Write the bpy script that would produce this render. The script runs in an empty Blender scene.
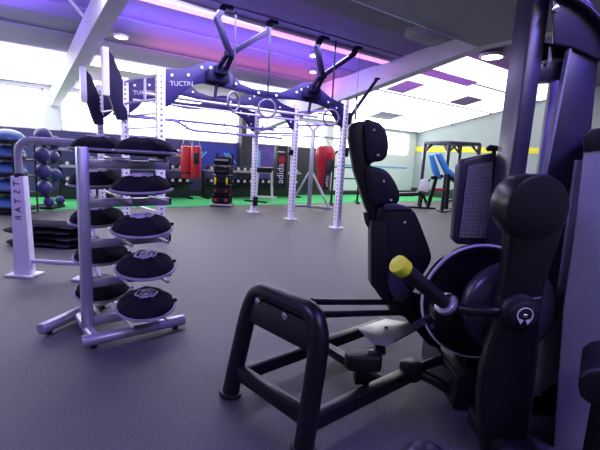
import bpy, bmesh, math, random
from mathutils import Vector, Matrix
random.seed(7)
PI = math.pi
V = Vector
SC = bpy.context.scene
COL = SC.collection

# ------------------------------------------------------------------ camera
F = 400.0
PITCH, ROLL, HC = math.radians(9.2), math.radians(3.1), 1.3
TH = math.radians(54)
FW = V((math.cos(TH) * math.cos(PITCH), math.sin(TH) * math.cos(PITCH), -math.sin(PITCH)))
RIGHT = V((math.sin(TH), -math.cos(TH), 0))
UP = RIGHT.cross(FW)
CR = RIGHT * math.cos(ROLL) + UP * math.sin(ROLL)
CU = -RIGHT * math.sin(ROLL) + UP * math.cos(ROLL)
FH = V((math.cos(TH), math.sin(TH), 0))      # level direction the photographer looks along
CP = V((0, 0, HC))
cam = bpy.data.cameras.new('camera')
co = bpy.data.objects.new('camera', cam)
COL.objects.link(co)
m = Matrix((CR, CU, -FW)).transposed().to_4x4()
m.translation = CP
co.matrix_world = m
cam.sensor_width = 36
cam.lens = 36 * F / 600
cam.clip_start = 0.02
SC.camera = co


def ray(x, y):
    return FW + CR * ((x - 300) / F) - CU * ((y - 225) / F)


def at(x, y, d):                              # point seen at (x, y) on the upright plane d metres ahead
    r = ray(x, y)
    return CP + r * (d / r.dot(FH))


def atY(x, y, Y):
    r = ray(x, y)
    return CP + r * (Y / r.y)


def gnd(x, y, z=0.0):
    r = ray(x, y)
    return CP + r * ((z - HC) / r.z)


def L(r, f, z):                               # right / forward / up metres from the camera's foot
    return RIGHT * r + FH * f + V((0, 0, z))


# ------------------------------------------------------------------ materials
MATS = {}


def mat(name, col, rough=0.5, metal=0.0, noise=0.12, scale=18.0, bump=0.0, bscale=120.0, emit=0.0, ecol=None, spec=None, coat=0.0):
    if name in MATS:
        return MATS[name]
    m = bpy.data.materials.new(name)
    m.use_nodes = True
    nt = m.node_tree
    b = nt.nodes['Principled BSDF']
    b.inputs['Roughness'].default_value = rough
    b.inputs['Metallic'].default_value = metal
    if spec is not None:
        b.inputs['Specular IOR Level'].default_value = spec
    b.inputs['Coat Weight'].default_value = coat
    tc = nt.nodes.new('ShaderNodeTexCoord')
    n = nt.nodes.new('ShaderNodeTexNoise')
    n.inputs['Scale'].default_value = scale
    n.inputs['Detail'].default_value = 4
    nt.links.new(tc.outputs['Object'], n.inputs['Vector'])
    r = nt.nodes.new('ShaderNodeValToRGB')
    a = 1 - noise
    c = 1 + noise
    r.color_ramp.elements[0].position = 0.3
    r.color_ramp.elements[1].position = 0.7
    r.color_ramp.elements[0].color = (col[0] * a, col[1] * a, col[2] * a, 1)
    r.color_ramp.elements[1].color = (min(1, col[0] * c), min(1, col[1] * c), min(1, col[2] * c), 1)
    nt.links.new(n.outputs['Fac'], r.inputs['Fac'])
    nt.links.new(r.outputs['Color'], b.inputs['Base Color'])
    if bump:
        n2 = nt.nodes.new('ShaderNodeTexNoise')
        n2.inputs['Scale'].default_value = bscale
        n2.inputs['Detail'].default_value = 3
        nt.links.new(tc.outputs['Object'], n2.inputs['Vector'])
        bp = nt.nodes.new('ShaderNodeBump')
        bp.inputs['Strength'].default_value = bump
        bp.inputs['Distance'].default_value = 0.01
        nt.links.new(n2.outputs['Fac'], bp.inputs['Height'])
        nt.links.new(bp.outputs['Normal'], b.inputs['Normal'])
    if emit:
        b.inputs['Emission Strength'].default_value = emit
        b.inputs['Emission Color'].default_value = (*(ecol or col), 1)
    MATS[name] = m
    return m


CARPET = mat('grey_carpet', (0.082, 0.078, 0.088), 0.5, noise=0.3, scale=90, bump=0.4, bscale=260, spec=0.5)
TURF = mat('green_turf', (0.05, 0.42, 0.13), 0.9, noise=0.3, scale=60, bump=0.6, bscale=300)
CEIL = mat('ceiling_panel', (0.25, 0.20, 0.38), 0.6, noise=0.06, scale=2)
CEILG = mat('ceiling_lit_band', (0.20, 0.21, 0.23), 0.6, noise=0.08, scale=2)  # greenish white light on the ceiling, put into a sheet colour
SOFFIT = mat('soffit_grey', (0.30, 0.29, 0.33), 0.7, noise=0.05, scale=2)
STEELP = mat('beam_paint', (0.74, 0.72, 0.78), 0.5, noise=0.04, scale=3)
WALLP = mat('wall_indigo', (0.05, 0.045, 0.15), 0.6, noise=0.1, scale=3)
WALLDK = mat('wall_charcoal', (0.03, 0.03, 0.04), 0.6)
WALLW = mat('wall_white', (0.75, 0.76, 0.80), 0.6, noise=0.04, scale=3)
GABLE = mat('wall_grey_green', (0.36, 0.41, 0.43), 0.7, noise=0.05, scale=2)
YEL = mat('yellow_paint', (0.85, 0.78, 0.03), 0.6, noise=0.05)
SKIRT = mat('dark_skirting', (0.03, 0.035, 0.035), 0.5)
PANE = mat('window_daylight', (0.9, 0.9, 0.95), 0.3, emit=4.5, ecol=(1.0, 0.985, 1.0))
ROOFL = mat('rooflight_daylight', (0.9, 0.9, 0.95), 0.3, emit=2.6, ecol=(1.0, 0.98, 1.0))
ROOFB = mat('ceiling_glow', (0.9, 0.9, 0.95), 0.3, emit=1.5, ecol=(1.0, 0.98, 1.0))  # emission in place of the brightly lit white ceiling
FRAMEW = mat('window_frame_white', (0.7, 0.68, 0.76), 0.4, noise=0.03)
PINKL = mat('pink_led', (0.9, 0.6, 0.9), 0.4, emit=0.85, ecol=(1.0, 0.36, 0.72))
LAMP = mat('lamp_white', (1, 1, 1), 0.4, emit=14, ecol=(1, 0.97, 1))
SILVER = mat('silver_paint', (0.46, 0.46, 0.53), 0.34, metal=0.55, noise=0.05)
CHROME = mat('chrome', (0.8, 0.8, 0.84), 0.16, metal=1.0, noise=0.03)
BLACKM = mat('black_satin_metal', (0.007, 0.006, 0.010), 0.34, noise=0.15, spec=0.4)
BLACKP = mat('black_plastic', (0.011, 0.010, 0.016), 0.5, noise=0.15)
VINYL = mat('black_vinyl', (0.006, 0.006, 0.009), 0.5, noise=0.1, bump=0.1, bscale=400, spec=0.3)
CLOTH = mat('black_cloth', (0.012, 0.012, 0.018), 0.95, noise=0.2, bump=0.25, bscale=120, spec=0.15)
RIM = mat('grey_rubber_rim', (0.27, 0.27, 0.32), 0.5)
LOGO = mat('white_print', (0.72, 0.70, 0.78), 0.5, noise=0.02)
RIGB = mat('rig_indigo_paint', (0.020, 0.015, 0.10), 0.5, noise=0.08, spec=0.3)
RIGL = mat('rig_violet_bar', (0.22, 0.18, 0.5), 0.4, noise=0.05)
RIGD = mat('rig_dark_paint', (0.012, 0.010, 0.045), 0.55, noise=0.08, spec=0.2)
POSTW = mat('post_white_paint', (0.82, 0.81, 0.88), 0.42, noise=0.04)
HOLE = mat('hole_dark', (0.16, 0.13, 0.28), 0.7)
BARL = mat('bar_light_grey', (0.55, 0.53, 0.66), 0.35, metal=0.4, noise=0.04)
WOOD = mat('ring_grey', (0.24, 0.21, 0.32), 0.5)
STRAP = mat('strap_dark', (0.03, 0.025, 0.07), 0.8)
YELCAP = mat('yellow_green_cap', (0.80, 0.92, 0.03), 0.4, noise=0.06)
COLM = mat('tower_metal', (0.065, 0.06, 0.10), 0.32, metal=0.55, noise=0.06)
PALE = mat('shroud_pale', (0.24, 0.24, 0.29), 0.38, metal=0.2, noise=0.05)
PANELG = mat('shroud_grey', (0.30, 0.30, 0.35), 0.42, metal=0.2, noise=0.06)
TRAY = mat('tray_metal', (0.52, 0.53, 0.48), 0.38, metal=0.75, noise=0.08)
MESHL = mat('mesh_thread', (0.22, 0.21, 0.28), 0.6)
MESHM = mat('mesh_back', (0.03, 0.028, 0.045), 0.6)
BLUEV = mat('blue_vinyl', (0.05, 0.26, 0.75), 0.45)
REDD = mat('red_fabric_dark', (0.22, 0.01, 0.03), 0.7)
REDV = mat('red_vinyl', (0.50, 0.012, 0.03), 0.42)
BALL = mat('ball_indigo', (0.045, 0.038, 0.18), 0.45)
BOSU = mat('dome_blue', (0.07, 0.15, 0.40), 0.3)
BOSUB = mat('dome_base_black', (0.03, 0.03, 0.05), 0.5)
TOWEL = mat('white_towel', (0.82, 0.82, 0.86), 0.9, bump=0.2)
POSTER = mat('blue_poster', (0.035, 0.05, 0.36), 0.5, noise=0.2, scale=3)
POSTV = mat('violet_poster', (0.10, 0.06, 0.33), 0.5, noise=0.25, scale=3)
CYAN = mat('cyan_print', (0.12, 0.42, 0.75), 0.5)
YSTRIP = mat('yellow_webbing', (0.75, 0.62, 0.02), 0.6)


# ------------------------------------------------------------------ mesh builder
class MB:
    def __init__(self):
        self.v, self.f, self.mi, self.sm = [], [], [], []

    def _add(self, vs, fs, mi=0, smooth=True):
        b = len(self.v)
        self.v += [V(p) for p in vs]
        for f in fs:
            self.f.append([b + i for i in f])
            self.mi.append(mi)
            self.sm.append(smooth)
        return self

    def bm(self, bm, mi=0, smooth=True):
        bm.verts.index_update()
        vs = [v.co.copy() for v in bm.verts]
        fs = [[v.index for v in f.verts] for f in bm.faces]
        bm.free()
        return self._add(vs, fs, mi, smooth)

    def box(self, c, s, M=None, bev=0.0, mi=0, seg=2):
        bm = bmesh.new()
        bmesh.ops.create_cube(bm, size=1)
        bmesh.ops.scale(bm, vec=V(s), verts=bm.verts)
        if bev:
            bmesh.ops.bevel(bm, geom=bm.edges[:], offset=min(bev, min(s) * 0.45), segments=seg, affect='EDGES', profile=0.5)
        M4 = Matrix.Translation(V(c)) @ (M.to_4x4() if M else Matrix())
        bmesh.ops.transform(bm, matrix=M4, verts=bm.verts)
        return self.bm(bm, mi)

    def bar(self, a, b, w, h, up=V((0, 0, 1)), bev=0.0, mi=0):     # box section from a to b
        a, b = V(a), V(b)
        z = (b - a)
        ln = z.length
        z.normalize()
        x = V(up).cross(z)
        if x.length < 1e-4:
            x = V((1, 0, 0)).cross(z)
        x.normalize()
        y = z.cross(x)
        return self.box((a + b) / 2, (w, h, ln), Matrix((x, y, z)).transposed(), bev, mi)

    def tube(self, pts, r, seg=12, mi=0, closed=False, caps=True, flat=1.0):
        pts = [V(p) for p in pts]
        n = len(pts)
        rs = r if isinstance(r, (list, tuple)) else [r] * n
        vs, fs = [], []
        prev = None
        for i, p in enumerate(pts):
            if closed:
                t = pts[(i + 1) % n] - pts[i - 1]
            else:
                t = pts[min(i + 1, n - 1)] - pts[max(i - 1, 0)]
            t.normalize()
            if prev is None:
                u = V((0, 0, 1)).cross(t)
                if u.length < 1e-3:
                    u = V((1, 0, 0)).cross(t)
            else:
                u = prev - t * prev.dot(t)
            u.normalize()
            prev = u
            w = t.cross(u)
            for k in range(seg):
                a = 2 * PI * k / seg
                vs.append(p + u * math.cos(a) * rs[i] + w * math.sin(a) * rs[i] * flat)
        m = n if closed else n - 1
        for i in range(m):
            j = (i + 1) % n
            for k in range(seg):
                l = (k + 1) % seg
                fs.append([i * seg + k, i * seg + l, j * seg + l, j * seg + k])
        if caps and not closed:
            fs.append(list(range(seg))[::-1])
            fs.append([(n - 1) * seg + k for k in range(seg)])
        return self._add(vs, fs, mi)

    def cyl(self, a, b, r, r2=None, seg=24, mi=0, bev=0.0):
        a, b = V(a), V(b)
        r2 = r if r2 is None else r2
        if bev:
            t = (b - a).normalized() * bev
            return self.tube([a, a + t * 0.3, a + t, b - t, b - t * 0.3, b],
                             [r - bev, r - bev * 0.3, r, r2, r2 - bev * 0.3, r2 - bev], seg, mi)
        return self.tube([a, b], [r, r2], seg, mi)

    def lathe(self, prof, c=(0, 0, 0), axis=V((0, 0, 1)), seg=28, mi=0):     # prof: (radius, height along axis)
        axis = V(axis).normalized()
        u = axis.cross(V((0, 0, 1)))
        if u.length < 1e-3:
            u = V((1, 0, 0))
        u.normalize()
        w = axis.cross(u)
        c = V(c)
        vs, fs = [], []
        n = len(prof)
        for r, h in prof:
            for k in range(seg):
                a = 2 * PI * k / seg
                vs.append(c + axis * h + (u * math.cos(a) + w * math.sin(a)) * max(r, 1e-4))
        for i in range(n - 1):
            for k in range(seg):
                l = (k + 1) % seg
                fs.append([i * seg + k, i * seg + l, (i + 1) * seg + l, (i + 1) * seg + k])
        if prof[0][0] > 1e-3:
            fs.append(list(range(seg))[::-1])
        if prof[-1][0] > 1e-3:
            fs.append([(n - 1) * seg + k for k in range(seg)])
        return self._add(vs, fs, mi)

    def prism(self, pts, ext, bev=0.0, mi=0, seg=2):                        # planar outline pushed along ext
        bm = bmesh.new()
        vs = [bm.verts.new(V(p)) for p in pts]
        f = bm.faces.new(vs)
        ext = V(ext)
        r = bmesh.ops.extrude_face_region(bm, geom=[f])
        nv = [g for g in r['geom'] if isinstance(g, bmesh.types.BMVert)]
        bmesh.ops.translate(bm, vec=ext, verts=nv)
        bmesh.ops.recalc_face_normals(bm, faces=bm.faces[:])
        if bev:
            ed = [e for e in bm.edges if len(e.link_faces) == 2 and any(len(fc.verts) == len(pts) and len(pts) != 4 or abs(fc.normal.dot(ext.normalized())) > 0.98 for fc in e.link_faces)]
            bmesh.ops.bevel(bm, geom=ed, offset=bev, segments=seg, affect='EDGES', profile=0.5, clamp_overlap=True)
        return self.bm(bm, mi)

    def sphere(self, c, r, mi=0, sub=3, sc=(1, 1, 1)):
        bm = bmesh.new()
        bmesh.ops.create_icosphere(bm, subdivisions=sub, radius=r)
        bmesh.ops.scale(bm, vec=V(sc), verts=bm.verts)
        bmesh.ops.translate(bm, vec=V(c), verts=bm.verts)
        return self.bm(bm, mi)

    def torus(self, c, n, R, r, seg=32, rs=10, mi=0, a0=0.0, a1=None, up=None):
        n = V(n).normalized()
        u = V(up) if up is not None else n.cross(V((0, 0, 1)))
        if u.length < 1e-3:
            u = V((1, 0, 0))
        u = (u - n * u.dot(n)).normalized()
        w = n.cross(u)
        c = V(c)
        if a1 is None:
            return self.tube([c + (u * math.cos(2 * PI * k / seg) + w * math.sin(2 * PI * k / seg)) * R for k in range(seg)], r, rs, mi, closed=True)
        return self.tube([c + (u * math.cos(a0 + (a1 - a0) * k / seg) + w * math.sin(a0 + (a1 - a0) * k / seg)) * R for k in range(seg + 1)], r, rs, mi)

    def text(self, s, size, o, ex, ey, mi=0, depth=0.002):                  # lettering, ex along the line, ey up the glyphs
        cu = bpy.data.curves.new('txt', 'FONT')
        cu.body = s
        cu.size = size
        cu.extrude = depth
        cu.resolution_u = 3
        ob = bpy.data.objects.new('txt', cu)
        COL.objects.link(ob)
        bpy.context.view_layer.update()
        dg = bpy.context.evaluated_depsgraph_get()
        me = bpy.data.meshes.new_from_object(ob.evaluated_get(dg))
        ex, ey = V(ex).normalized(), V(ey).normalized()
        ez = ex.cross(ey)
        vs = [V(o) + ex * v.co.x + ey * v.co.y + ez * v.co.z for v in me.vertices]
        fs = [list(p.vertices) for p in me.polygons]
        bpy.data.objects.remove(ob)
        bpy.data.curves.remove(cu)
        bpy.data.meshes.remove(me)
        return self._add(vs, fs, mi, False)

    def build(self, name, mats, parent=None, world=True, ang=35):
        me = bpy.data.meshes.new(name)
        off = parent_loc(parent) if (parent is not None and world) else V((0, 0, 0))
        me.from_pydata([v - off for v in self.v], [], self.f)
        for mm in (mats if isinstance(mats, (list, tuple)) else [mats]):
            me.materials.append(mm)
        for p, i, s in zip(me.polygons, self.mi, self.sm):
            p.material_index = i
            p.use_smooth = s
        bm = bmesh.new()
        bm.from_mesh(me)
        bmesh.ops.recalc_face_normals(bm, faces=bm.faces[:])
        bm.to_mesh(me)
        bm.free()
        me.set_sharp_from_angle(angle=math.radians(ang))
        o = bpy.data.objects.new(name, me)
        COL.objects.link(o)
        if parent is not None:
            o.parent = parent
        return o


def parent_loc(p):
    l = V((0, 0, 0))
    while p is not None:
        l = l + p.location
        p = p.parent
    return l


def tag(o, label, cat, group=None):
    o['label'] = label
    o['category'] = cat
    if group:
        o['group'] = group
    return o


def thing(name, label, cat, loc=(0, 0, 0), group=None, rz=0.0):
    o = bpy.data.objects.new(name, None)
    o.empty_display_size = 0.1
    COL.objects.link(o)
    o.location = loc
    o.rotation_euler = (0, 0, rz)
    return tag(o, label, cat, group)


def struct(name, mb, m):
    o = mb.build(name, m)
    o['kind'] = 'structure'
    return o


def dup(root, loc, rot=None, label=None, group=None):
    r = root.copy()
    COL.objects.link(r)
    r.location = loc
    if rot is not None:
        r.rotation_euler = rot
    if label:
        r['label'] = label
    if group:
        r['group'] = group
    for ch in list(root.children):
        c = ch.copy()
        COL.objects.link(c)
        c.parent = r
        for g in list(ch.children):
            d = g.copy()
            COL.objects.link(d)
            d.parent = c
    return r


def arc(c, u, w, r, a0, a1, n=6):
    return [V(c) + V(u) * math.cos(a0 + (a1 - a0) * k / n) * r + V(w) * math.sin(a0 + (a1 - a0) * k / n) * r for k in range(n + 1)]


def smooth_path(pts, n=6):                    # Catmull-Rom through the points
    pts = [V(p) for p in pts]
    q = [pts[0] * 2 - pts[1]] + pts + [pts[-1] * 2 - pts[-2]]
    out = []
    for i in range(1, len(q) - 2):
        p0, p1, p2, p3 = q[i - 1], q[i], q[i + 1], q[i + 2]
        for k in range(n):
            t = k / n
            out.append(0.5 * ((2 * p1) + (p2 - p0) * t + (2 * p0 - 5 * p1 + 4 * p2 - p3) * t * t + (3 * p1 - p0 - 3 * p2 + p3) * t ** 3))
    out.append(pts[-1])
    return out


def smooth_loop(pts, n=4):
    pts = [V(p) for p in pts]
    m_ = len(pts)
    out = []
    for i in range(m_):
        p0, p1, p2, p3 = pts[i - 1], pts[i], pts[(i + 1) % m_], pts[(i + 2) % m_]
        for k in range(n):
            t = k / n
            out.append(0.5 * ((2 * p1) + (p2 - p0) * t + (2 * p0 - 5 * p1 + 4 * p2 - p3) * t * t + (3 * p1 - p0 - 3 * p2 + p3) * t ** 3))
    return out


X0, X1, Y0, Y1 = -5.0, 15.2, -3.5, 12.2
SL = 0.09
SR = 0.19


def zc(Y):
    return 2.8 + SL * (Y1 - Y)


def zr(Y):
    return 2.8 + SR * (Y1 - Y)


XB = 6.33                                     # the line of the portal frame between the two bays

# ================================================================== SETTING
struct('floor', MB().box(((X0 + X1) / 2, (Y0 + Y1) / 2, -0.05), (X1 - X0, Y1 - Y0, 0.1)), CARPET)
struct('floor_turf', MB().box(((X0 + X1) / 2, (9.7 + Y1) / 2, 0.004), (X1 - X0, Y1 - 9.7, 0.008)), TURF)

# ceiling: long sheets running with the far wall; the greyer ones paint in bands of light
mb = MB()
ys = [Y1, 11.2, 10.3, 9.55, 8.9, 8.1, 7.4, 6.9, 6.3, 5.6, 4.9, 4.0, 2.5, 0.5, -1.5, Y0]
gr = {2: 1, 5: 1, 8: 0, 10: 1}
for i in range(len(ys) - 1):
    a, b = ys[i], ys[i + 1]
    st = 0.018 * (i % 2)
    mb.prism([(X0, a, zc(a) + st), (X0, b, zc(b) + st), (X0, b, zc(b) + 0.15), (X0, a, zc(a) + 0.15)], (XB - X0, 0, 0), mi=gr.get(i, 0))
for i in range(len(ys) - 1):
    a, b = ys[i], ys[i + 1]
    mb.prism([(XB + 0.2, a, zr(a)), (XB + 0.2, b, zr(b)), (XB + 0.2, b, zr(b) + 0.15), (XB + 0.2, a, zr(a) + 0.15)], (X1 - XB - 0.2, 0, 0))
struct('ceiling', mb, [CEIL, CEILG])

# dropped soffit over the near part of the room
mb = MB().box(((X0 + XB) / 2, (Y0 + 4.02) / 2, 3.40), (XB - X0, 4.02 - Y0, 0.22))
mb.box(((X0 + XB) / 2, 4.03, 3.30), (XB - X0, 0.03, 0.03), mi=1)
struct('ceiling_soffit', mb, [SOFFIT, STEELP])

# raking portal frame rafter and its column on the far wall
mb = MB().prism([(XB, Y0, 3.29), (XB, 4.02, 3.29), (XB, 7.2, 2.77), (XB, 12.05, 2.0), (XB, 12.19, 2.0), (XB, 12.19, 2.95), (XB, 4, 4.5), (XB, Y0, 5.9)], (0.22, 0, 0))
struct('ceiling_beam', mb, STEELP)
struct('wall_column', MB().box((6.38, 12.08, 1.4), (0.42, 0.2, 2.8), bev=0.01), WALLDK)

# left beam
mb = MB()
a, b = V((0.99, 12.18, 2.50)), V((1.08, 3.9, 3.24))
mb.bar(a, b, 0.20, 0.36)
for t in (0.0, 1.0):
    pass
struct('ceiling_beam', mb, STEELP)
mb = MB().tube([V((0.52, 6.1, 3.32)), V((1.0, 6.55, 2.98))], 0.022)
struct('ceiling_brace', mb, STEELP)

# far wall with its windows
openings = [(-4.4, 0.75, 1.72, 2.72), (1.10, 6.15, 1.72, 2.74), (6.62, 9.9, 1.76, 2.74), (10.25, 14.7, 1.74, 2.74)]
mb = MB()
T = 0.16
yc = Y1 + T / 2


def wallbox(x0, x1, z0, z1, mi=0):
    mb.box(((x0 + x1) / 2, yc, (z0 + z1) / 2), (x1 - x0, T, z1 - z0), mi=mi)


xs = [X0]
for (a, b, z0, z1) in openings:
    wallbox(xs[-1], a, 0, z0, 1 if a > 9 else 0)
    wallbox(xs[-1], a, z0, 3.0, 2)
    wallbox(a, b, 0, z0, 2 if a > 10 else 0)
    wallbox(a, b, z1, 3.0, 2)
    xs.append(b)
wallbox(xs[-1], X1, 0, 3.0, 2)
struct('wall_left', mb, [WALLP, WALLDK, WALLW])
for i, (a, b, z0, z1) in enumerate(openings):
    w = bpy.data.objects.new('window_%d' % (i + 1), None)
    COL.objects.link(w)
    w.location = ((a + b) / 2, yc, z0)
    w['kind'] = 'structure'
    fm = MB()
    for (c, s) in ((((a + b) / 2, yc, z0 + 0.02), (b - a, 0.08, 0.04)), (((a + b) / 2, yc, z1 - 0.02), (b - a, 0.08, 0.04)),
                   ((a + 0.02, yc, (z0 + z1) / 2), (0.04, 0.08, z1 - z0)), ((b - 0.02, yc, (z0 + z1) / 2), (0.04, 0.08, z1 - z0))):
        fm.box(c, s)
    fm.build('window_frame', FRAMEW, w)
    MB().box(((a + b) / 2, yc + 0.03, (z0 + z1) / 2), (b - a - 0.04, 0.02, z1 - z0 - 0.04)).build('pane', PANE, w)
struct('wall_panel', MB().box((9.1, Y1 - 0.02, 0.95), (2.1, 0.04, 1.6), bev=0.005), WALLDK)
struct('trim_2', MB().box((12.6, Y1 - 0.006, 1.2), (4.2, 0.012, 0.06)), CYAN)
struct('baseboard_left', MB().box(((X0 + X1) / 2, Y1 - 0.015, 0.09), (X1 - X0, 0.03, 0.18)), SKIRT)

# gable wall with the yellow band
mb = MB().prism([(X1, Y0, 0), (X1, Y1, 0), (X1, Y1, 2.95), (X1, Y0, 5.95)], (0.15, 0, 0))
struct('wall_right', mb, GABLE)
struct('trim_1', MB().box((X1 - 0.006, (Y0 + Y1) / 2, 2.08), (0.012, Y1 - Y0, 0.21)), YEL)
struct('baseboard_right', MB().box((X1 - 0.015, (Y0 + Y1) / 2, 0.16), (0.03, Y1 - Y0, 0.32)), SKIRT)
# the walls behind the photographer
struct('wall_near', MB().box(((X0 + X1) / 2, Y0 - 0.08, 2.9), (X1 - X0, 0.16, 6)), WALLW)
struct('wall_side', MB().box((X0 - 0.08, (Y0 + Y1) / 2, 2.2), (0.16, Y1 - Y0, 4.6)), WALLW)

# glowing roof sheets: skylight strips, and added glow for blown-out ceiling
n = 0


def glow_sheet(x0, x1, y0, y1, zf, k):
    global n
    n += 1
    w = MB().prism([(x0, y0, zf(y0) - 0.012), (x0, y1, zf(y1) - 0.012), (x0, y1, zf(y1) - 0.004), (x0, y0, zf(y0) - 0.004)], (x1 - x0, 0, 0))
    w.build('window_%d' % (4 + n), ROOFB if k else ROOFL)['kind'] = 'structure'  # window names also go to the added ceiling glow sheets


glow_sheet(-4.5, 1.0, 9.2, 12.0, zc, 0)  # skylight widened to cover the blown-out ceiling around it
glow_sheet(1.45, 6.2, 9.05, 9.7, zc, 0)
glow_sheet(1.45, 6.2, 11.0, 12.0, zc, 0)
for (xa, xb, ya, yb) in ((6.7, 15.1, 10.4, 12.0), (6.7, 15.1, 8.75, 10.3), (6.7, 15.1, 7.1, 8.65), (6.7, 15.1, 6.0, 7.0)):  # right bay: added glow standing in for a white, blown-out ceiling
    glow_sheet(xa, xb, ya, yb, zr, 1)
# opaque sheets over the glow, for the darker blotches of that ceiling
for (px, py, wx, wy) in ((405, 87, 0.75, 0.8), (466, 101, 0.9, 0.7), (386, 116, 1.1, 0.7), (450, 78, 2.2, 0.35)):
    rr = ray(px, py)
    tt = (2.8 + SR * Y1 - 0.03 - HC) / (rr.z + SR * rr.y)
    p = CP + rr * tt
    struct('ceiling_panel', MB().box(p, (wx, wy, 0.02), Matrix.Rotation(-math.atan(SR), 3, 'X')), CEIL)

# ================================================================== CEILING FITTINGS
t = thing('ceiling_strip_light', 'long pale pink light strip running along the ceiling above the rig', 'strip light', (4.0, 5.93, zc(5.93)))
MB().bar((1.3, 5.93, zc(5.93) - 0.02), (6.25, 5.93, zc(5.93) - 0.02), 0.24, 0.05, bev=0.008, up=V((0, 0, 1))).build('tray', STEELP, t)
MB().bar((1.35, 5.93, zc(5.93) - 0.05), (6.2, 5.93, zc(5.93) - 0.05), 0.20, 0.02, up=V((0, 0, 1))).build('diffuser', PINKL, t)


def lamp(px, py, zf, label, r=0.09, drop=0.05):
    rr = ray(px, py)
    k = SL if zf is zc else SR
    tt = (2.8 + k * Y1 - drop - HC) / (rr.z + k * rr.y)
    p = CP + rr * tt
    t = thing('ceiling_spotlight', label, 'ceiling light', p)
    MB().lathe([(r * 1.15, -0.01), (r * 1.2, 0.0), (r * 1.2, drop * 0.5), (r * 0.6, drop * 0.9), (0.02, drop)], p).build('housing', STEELP, t)
    MB().lathe([(0.001, -0.02), (r * 0.7, -0.018), (r, -0.008), (r, 0.0)], p).build('lens', LAMP, t)
    return p


lamp(121, 37, zc, 'round white ceiling light beside the long pale left beam', 0.10)
lamp(313, 56, zc, 'small bright ceiling spotlight just above the other one behind the right Y arm', 0.055)
lamp(313, 72, zc, 'small bright ceiling spotlight lower of two behind the right Y arm', 0.065)
lamp(492, 57, zr, 'large bright ceiling light at the corner of the grey soffit', 0.24, 0.10)
p = at(423, 33, 5.6)
t = tag(MB().box((5.35, 4.26, 3.32), (0.62, 0.42, 0.14), bev=0.01).build('ceiling_vent_box', SOFFIT), 'grey ventilation box at the edge of the grey soffit', 'vent')
# ================================================================== RIG
rig = thing('training_rig', 'large indigo and white functional training rig with two Y shaped arms', 'training rig', (1.78, 6.0, 0))
cols = [((1.78, 6.0), (5.26, 5.98)), ((1.57, 7.24), (5.0, 7.24)), ((1.40, 8.46), (4.72, 8.46))]
PW = 0.11
HT = 2.47


def post(x, y, h=HT):
    mb = MB()
    mb.box((x, y, h / 2 + 0.01), (PW, PW, h - 0.02), bev=0.006)
    z = 0.18
    while z < h - 0.05:
        mb.cyl((x, y - PW / 2 - 0.0008, z), (x, y - PW / 2 + 0.002, z), 0.018, seg=10, mi=1)
        mb.cyl((x - PW / 2 - 0.0008, y, z), (x - PW / 2 + 0.002, y, z), 0.018, seg=10, mi=1)
        z += 0.075
    o = mb.build('post', [POSTW, HOLE], rig)
    bp = MB().box((x, y, 0.008), (0.24, 0.24, 0.016), bev=0.003)
    for sx in (-1, 1):
        for sy in (-1, 1):
            bp.cyl((x + sx * 0.09, y + sy * 0.09, 0.014), (x + sx * 0.09, y + sy * 0.09, 0.026), 0.012, seg=8)
    bp.build('base_plate', POSTW, o)


for (a, b) in cols:
    post(*a)
    post(*b)
TOPP = [(0, 2.47), (.06, 2.50), (.12, 2.56), (.17, 2.65), (.20, 2.69), (.24, 2.69), (.28, 2.63), (.36, 2.44), (.42, 2.40), (.5, 2.40), (.58, 2.42), (.65, 2.52), (.71, 2.64), (.75, 2.67), (.79, 2.66), (.84, 2.56), (.90, 2.46), (.97, 2.41), (1, 2.40)]
BOTP = [(1, 1.95), (.975, 1.98), (.95, 2.08), (.92, 2.2), (.88, 2.28), (.82, 2.32), (.7, 2.34), (.5, 2.29), (.3, 2.34), (.17, 2.36), (.12, 2.30), (.08, 2.18), (.05, 2.05), (.02, 1.96), (0, 1.93)]


def beam(a, b, dz, txt):
    A, B = V((*a, 0)), V((*b, 0))
    d = (B - A).normalized()
    nrm = V((d.y, -d.x, 0))                       # towards the camera
    A2, B2 = A + d * 0.035, B - d * 0.035
    P = [A2.lerp(B2, t_) + V((0, 0, z + dz)) for t_, z in TOPP + BOTP]
    mb = MB().prism([p + nrm * 0.03 for p in P], -nrm * 0.06, bev=0.004)
    for t_, z in ((.035, 2.40), (.105, 2.44), (.165, 2.58), (.205, 2.60), (.27, 2.56), (.33, 2.43), (.45, 2.35), (.55, 2.35), (.67, 2.46), (.70, 2.52), (.745, 2.58), (.81, 2.52), (.88, 2.38), (.94, 2.30), (.965, 2.12)):
        p = A2.lerp(B2, t_) + V((0, 0, z + dz)) + nrm * 0.03
        mb.cyl(p - nrm * 0.001, p + nrm * 0.010, 0.020, seg=12, mi=1)  # white discs stand for beam holes showing the bright background
    if txt:
        o = A2.lerp(B2, 0.028) + V((0, 0, 2.25 + dz)) + nrm * 0.031
        mb.text('TUCTIN', 0.095, o, (d + V((0, 0, 0.13))), V((0, 0, 1)) - d * 0.13, mi=2)
    mb.build('crossbeam', [RIGB, POSTW, BARL], rig)


for i, (a, b) in enumerate(cols):
    beam(a, b, -0.03 * i, i < 2)


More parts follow.
